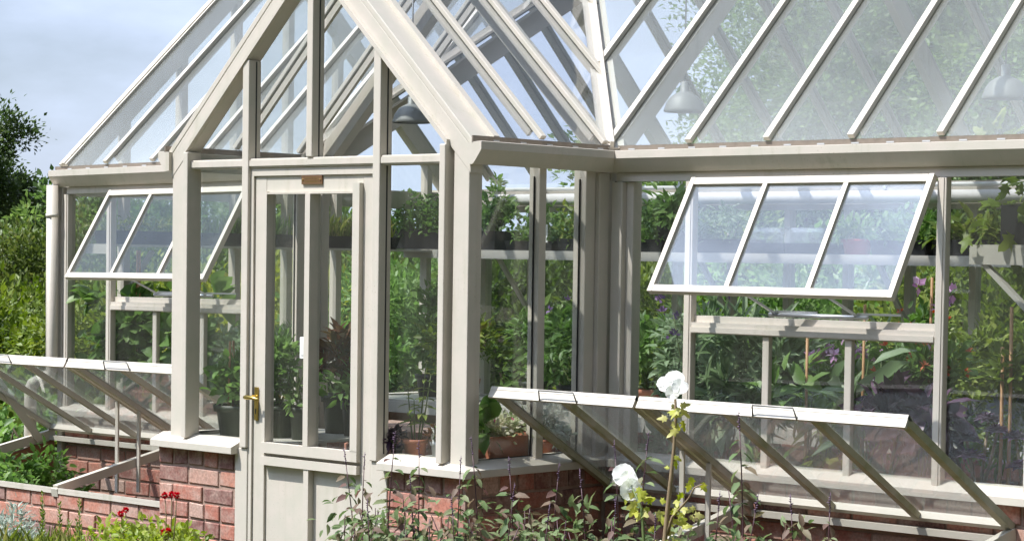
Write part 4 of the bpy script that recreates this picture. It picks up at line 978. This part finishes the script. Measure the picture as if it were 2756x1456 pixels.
# white flowered mallow on a long bare stem
def ptemp():
    V = [(0, 0, 0)]; F = []
    rings = (.35, .7, 1.)
    for ri, q in enumerate(rings):
        for j in range(7):
            t = (j-3)/3; w = .5*math.sin(min(1., q*1.15)*math.pi*.5)**.8
            l = q*(1 - .28*abs(t)**2.4) + (.025*math.cos(t*9) if q == 1 else 0)
            V.append((l, w*t, .05*math.sin(t*6+q*3)*q + .10*q*q*abs(t)))
    F += [(0, 1+j, 2+j) for j in range(6)]
    for ri in range(2):
        for j in range(6):
            a = 1+ri*7+j; F += [(a, a+7, a+8), (a, a+8, a+1)]
    return np.array(V), np.array(F)
TP = ptemp()
def petals(lb, c, nrm, r, n=5, cup=.35):
    nrm = Vector(nrm).normalized(); u = nrm.orthogonal().normalized(); w = nrm.cross(u)
    for k in range(n):
        a = 2*math.pi*k/n + .2; d = u*math.cos(a)+w*math.sin(a)
        d2 = d + nrm*cup*random.uniform(.6, 1.3)
        lb.add([tuple(Vector(c)+nrm*(.003*k % .007))], [tuple(d2)], r*random.uniform(.92, 1.06), r*1.25, TP, Nrm=[tuple(nrm*1. - d*cup*.6)])
VIEW = Vector((.6, -.78, .1))
def ivy(lb, c, n, s, sp, val=None):
    for _ in range(n):
        p = Vector(c)+Vector((random.gauss(0, sp), random.gauss(0, sp), random.gauss(0, sp))); D = Vector((random.uniform(-1, 1), random.uniform(-1, 1), random.uniform(-1.3, .2)))
        lb.add([tuple(p)], [tuple(D)], s*random.uniform(.7, 1.2), s*random.uniform(.6, .9), TL, Nrm=[tuple(VIEW+Vector((random.uniform(-.5, .5), 0, random.uniform(-.2, .7))))])
t = thing('mallow', 'tall bare stemmed plant topped by a big white flower in front of the lids', 'flower', (2.42, -.5, 0))
mb = MB(); mb.tube([(-.02, 0, 0), (-.012, 0, .67), (.0, 0, .80), (.012, 0, .90), (.022, 0, 1.0), (.028, 0, 1.12), (.02, 0, 1.22)], [.009, .009, .008, .0075, .006, .005, .004], 8)
mb.tube([(.0, 0, .70), (.02, 0, .76), (.06, 0, .80), (.09, .0, .83), (.115, 0, .87), (.15, 0, .885)], [.006, .005, .004, .003, .003, .002], 6)
mb.build('stem', M['stemb'], t)
lb = LB()
for dx, dy, dz, s in ((.0, 0, 1.236, .034), (.028, -.01, 1.216, .030), (-.03, -.01, 1.220, .032), (.006, -.02, 1.196, .028)): petals(lb, (dx+.02, dy, dz), VIEW+Vector((dx*14, 0, (dz-1.2)*14)), s, 5, .2)
lb.build('petals', LM['whitef'], t, smooth=True)
lb = LB(); ivy(lb, (.03, -.01, 1.115), 12, .05, .024); ivy(lb, (.035, 0, .965), 3, .035, .01); ivy(lb, (.005, 0, .925), 2, .03, .006); ivy(lb, (.11, 0, .865), 7, .045, .025); ivy(lb, (.09, 0, .80), 4, .035, .02); ivy(lb, (.05, 0, .77), 7, .045, .03); ivy(lb, (-.03, -.02, .70), 3, .04, .02); ivy(lb, (.02, -.02, .66), 5, .05, .02)
lb.build('foliage', LM['lime'], t)
t = thing('mallow', 'lower white flower with yellow green leaves below the lid corner', 'flower', (2.28, -.5, 0))
mb = MB(); mb.tube([(.04, 0, 0), (.035, 0, .66), (.02, 0, .78), (-.03, 0, .86)], [.007, .006, .005, .003], 8); mb.build('stem', M['stemg'], t)
lb = LB()
for dx, dz, s in ((-.062, .888, .042), (-.03, .842, .040), (-.04, .872, .036)): petals(lb, (dx, 0, dz), VIEW+Vector(((dx+.045)*8, 0, (dz-.86)*9)), s, 5, .15)
lb.build('petals', LM['whitef'], t, smooth=True)
lb = LB(); ivy(lb, (-.01, 0, .795), 9, .06, .026); ivy(lb, (.05, 0, .79), 7, .06, .026); ivy(lb, (.13, 0, .79), 5, .045, .02)
lb.build('foliage', LM['lime'], t)
# left foreground
def spikes(label, base, hs):
    t = thing('garden_plant', label, 'plant', base); lb = LB(); mb = MB()
    for (dx, dy, h) in hs:
        mb.tube([(dx*.5, dy, 0), (dx*.8, dy, h*.6), (dx, dy, h)], [.004, .003, .0015], 6); n = int(h/.008)
        q = np.linspace(.35, 1, n); P = np.stack([dx*(.5+.5*q), np.full(n, dy), h*q], 1); a = np.arange(n)*2.4
        D = np.stack([np.cos(a), np.sin(a), np.full(n, 1.2)], 1); lb.add(P, D, .036*(1.2-.6*q), .010, T4)
    lb.build('foliage', LM['bright'], t); mb.build('stem', M['stemg'], t)
spikes('first upright leafy spike in front of the cold frame wall', (-1.28, -.48, 0), [(0, 0, .535), (-.04, .03, .44)])
spikes('second upright leafy spike in front of the cold frame wall', (-1.12, -.5, 0), [(0, 0, .50), (.04, .02, .42)])
spikes('third upright leafy spike, nearest the brick pier', (-.97, -.5, 0), [(0, 0, .525), (-.05, .02, .43), (.05, .03, .40)])
def tuft(label, base, n, h, lm, sp=.2, cat='plant'):
    t = thing('garden_plant', label, cat, base); lb = LB()
    P = np.stack([RNG.normal(0, sp, n), RNG.normal(0, sp*.6, n), np.zeros(n)+.12], 1); D = unit(np.stack([RNG.normal(0, .35, n), RNG.normal(0, .35, n), np.ones(n)], 1))
    lb.add(P, D, (h-.12)*RNG.uniform(.5, 1.1, n), .011, T8, Nrm=rdir(n)); lb.build('foliage', LM[lm], t)
    b = MB(); stemset(b, (0, 0, 0), [(random.uniform(-sp, sp), 0, .2) for _ in range(6)], .004, .02); b.build('stem', M['stemg'], t)
tuft('grassy yellow green tuft at the bottom left', (-1.20, -.62, 0), 500, .40, 'grass', .16)
tuft('grassy tuft below the third leafy spike', (-.90, -.6, 0), 420, .40, 'grass', .14)
tuft('straw coloured grassy tuft between the silver and the lime plants', (-1.05, -.8, 0), 260, .37, 'grass', .2)
shrub('silver leaved cushion at the bottom left corner', (-1.52, -.55, .26), (.24, .22, .15), 4200, .034, 'silver', tmpl=T8, clumps=60, cs=.18, cat='plant', name='garden_plant', shell=.4, wr=.32)
def rosebush(label, base, rad, cz, n, fl, lm='lime'):
    t = thing('garden_plant', label, 'plant', base); lb = clumpy((0, 0, cz), rad, int(n*2.4), 60, .03, .034, shell=.3, tmpl=T8, wr=.6); lb.build('foliage', LM[lm], t)
    mb = MB(); f = LB()
    for (dx, dz) in fl:
        mb.tube([(dx*.4, 0, cz*.6), (dx*.8, .0, dz*.85), (dx, -.01, dz)], [.003, .0025, .002], 6)
        for k in range(3): D = rdir(16, .4); f.add(np.array([[dx, -.01, dz]]) + D*.004, D, .014, .012, T4)
    
    stemset(mb, (0, 0, 0), [(random.uniform(-.1, .1), 0, cz) for _ in range(5)], .004, .02); mb.build('stem', M['stemb'], t)
    if fl: f.build('flower', LM['redf'], t)
rosebush('lime leaved plant with two red blooms at its left', (-.62, -.5, 0), (.22, .16, .13), .33, 700, [(-.035, .497), (-.002, .515)], 'bright2')
rosebush('lime leaved plant with a cluster of three red blooms in front of the left pier', (-.36, -.5, 0), (.20, .16, .13), .33, 650, [(.012, .605), (.058, .612), (.092, .612), (.005, .445), (.035, .452)], 'bright2')
rosebush('leafy low plant in front of the pier beside the door', (-.12, -.5, 0), (.17, .14, .10), .31, 380, [], 'bright')

for i, (x, y, ax, ay, lab) in enumerate(((13.2, -3., 1.2, 6., 'unseen tall hedge added on the right to block low sky'), (4., -15., 9., 1.2, 'unseen tall hedge added behind the viewer to darken reflections'))):
    shrub(lab, (x, y, 2.0), (ax, ay, 2.3), 9000, .34, 'hedge', clumps=160, cs=.3, name='sky_block_hedge', cat='hedge', shell=.5)  # out of view, added to cut low sky light and darken glass reflections


# ------------------------------------------------------------------ light, sky, camera
SUN = Vector((-.31, -.53, 1.)).normalized()
ld = bpy.data.lights.new('sun', 'SUN'); ld.energy = 4.9; ld.angle = R(.55); ld.color = (1., .965, .915)
lo = bpy.data.objects.new('sun', ld); COL.objects.link(lo); lo.rotation_euler = SUN.to_track_quat('Z', 'Y').to_euler()
w = bpy.data.worlds.new('World'); scene.world = w; w.use_nodes = True; nt = w.node_tree; N = nt.nodes; L = nt.links; N.clear()
out = N.new('ShaderNodeOutputWorld'); bg = N.new('ShaderNodeBackground'); sky = N.new('ShaderNodeTexSky')
sky.sky_type = 'NISHITA'; sky.sun_disc = False; sky.sun_elevation = math.asin(SUN.z); sky.sun_rotation = math.atan2(SUN.x, SUN.y) % (2*math.pi)
sky.dust_density = 1.2; sky.air_density = 1.0
tc = N.new('ShaderNodeTexCoord'); mp = N.new('ShaderNodeMapping'); mp.inputs['Scale'].default_value = (1, 1, 2.6); mp.inputs['Location'].default_value = (.37, .2, .1)
L.new(tc.outputs['Generated'], mp.inputs[0])
no = N.new('ShaderNodeTexNoise'); no.inputs['Scale'].default_value = 2.6; no.inputs['Detail'].default_value = 9; no.inputs['Roughness'].default_value = .52
L.new(mp.outputs[0], no.inputs['Vector'])
mr = N.new('ShaderNodeMapRange'); mr.inputs[1].default_value = .44; mr.inputs[2].default_value = .60; mr.inputs[3].default_value = .42; mr.inputs[4].default_value = 1.
L.new(no.outputs['Fac'], mr.inputs[0])
vd = N.new('ShaderNodeVectorMath'); vd.operation = 'DOT_PRODUCT'; vd.inputs[1].default_value = (-.80, .50, .28); L.new(tc.outputs['Generated'], vd.inputs[0])
sd = N.new('ShaderNodeVectorMath'); sd.operation = 'DOT_PRODUCT'; sd.inputs[1].default_value = tuple(SUN); L.new(tc.outputs['Generated'], sd.inputs[0])
m4 = N.new('ShaderNodeMapRange'); m4.inputs[1].default_value = .80; m4.inputs[2].default_value = 1.; m4.inputs[3].default_value = 0; m4.inputs[4].default_value = 7.4; L.new(sd.outputs['Value'], m4.inputs[0])
m3 = N.new('ShaderNodeMapRange'); m3.inputs[1].default_value = .3; m3.inputs[2].default_value = .95; m3.inputs[3].default_value = .22; m3.inputs[4].default_value = 1.3; L.new(vd.outputs['Value'], m3.inputs[0])
cl = N.new('ShaderNodeVectorMath'); cl.operation = 'SCALE'; cl.inputs[0].default_value = (7.9, 9.2, 12.0); 
ad = N.new('ShaderNodeMath'); L.new(m3.outputs[0], ad.inputs[0]); L.new(m4.outputs[0], ad.inputs[1]); L.new(ad.outputs[0], cl.inputs['Scale'])
mx = N.new('ShaderNodeMix'); mx.data_type = 'RGBA'; L.new(mr.outputs[0], mx.inputs[0]); L.new(cl.outputs[0], mx.inputs[7]); L.new(sky.outputs[0], mx.inputs[6]); 
L.new(mx.outputs[2], bg.inputs[0]); bg.inputs[1].default_value = .06; L.new(bg.outputs[0], out.inputs[0])
cd = bpy.data.cameras.new('camera'); co = bpy.data.objects.new('camera', cd); COL.objects.link(co); scene.camera = co
cd.sensor_width = 36; cd.lens = 36*5869.578/2756; cd.shift_x = (1378-1535.759)/2756; cd.shift_y = (931.897-728)/2756; cd.clip_end = 2000; cd.clip_start = .1
ya, pi_, ro = R(-41.10965), R(-2.28124), R(.90212)
F = Vector((math.cos(pi_)*math.sin(ya), math.cos(pi_)*math.cos(ya), math.sin(pi_))); r0 = Vector((math.cos(ya), -math.sin(ya), 0)); u0 = r0.cross(F)
Rt = math.cos(ro)*r0 + math.sin(ro)*u0; Up = -math.sin(ro)*r0 + math.cos(ro)*u0
co.matrix_world = Matrix(((Rt.x, Up.x, -F.x, 7.142), (Rt.y, Up.y, -F.y, -6.441), (Rt.z, Up.z, -F.z, 1.65), (0, 0, 0, 1)))
scene.view_settings.view_transform = 'Standard'; scene.view_settings.look = 'None'; scene.view_settings.exposure = .50; scene.view_settings.gamma = 1
scene.cycles.max_bounces = 10; scene.cycles.transparent_max_bounces = 48; scene.cycles.diffuse_bounces = 4; scene.cycles.glossy_bounces = 4
scene.cycles.caustics_reflective = False; scene.cycles.use_denoising = True
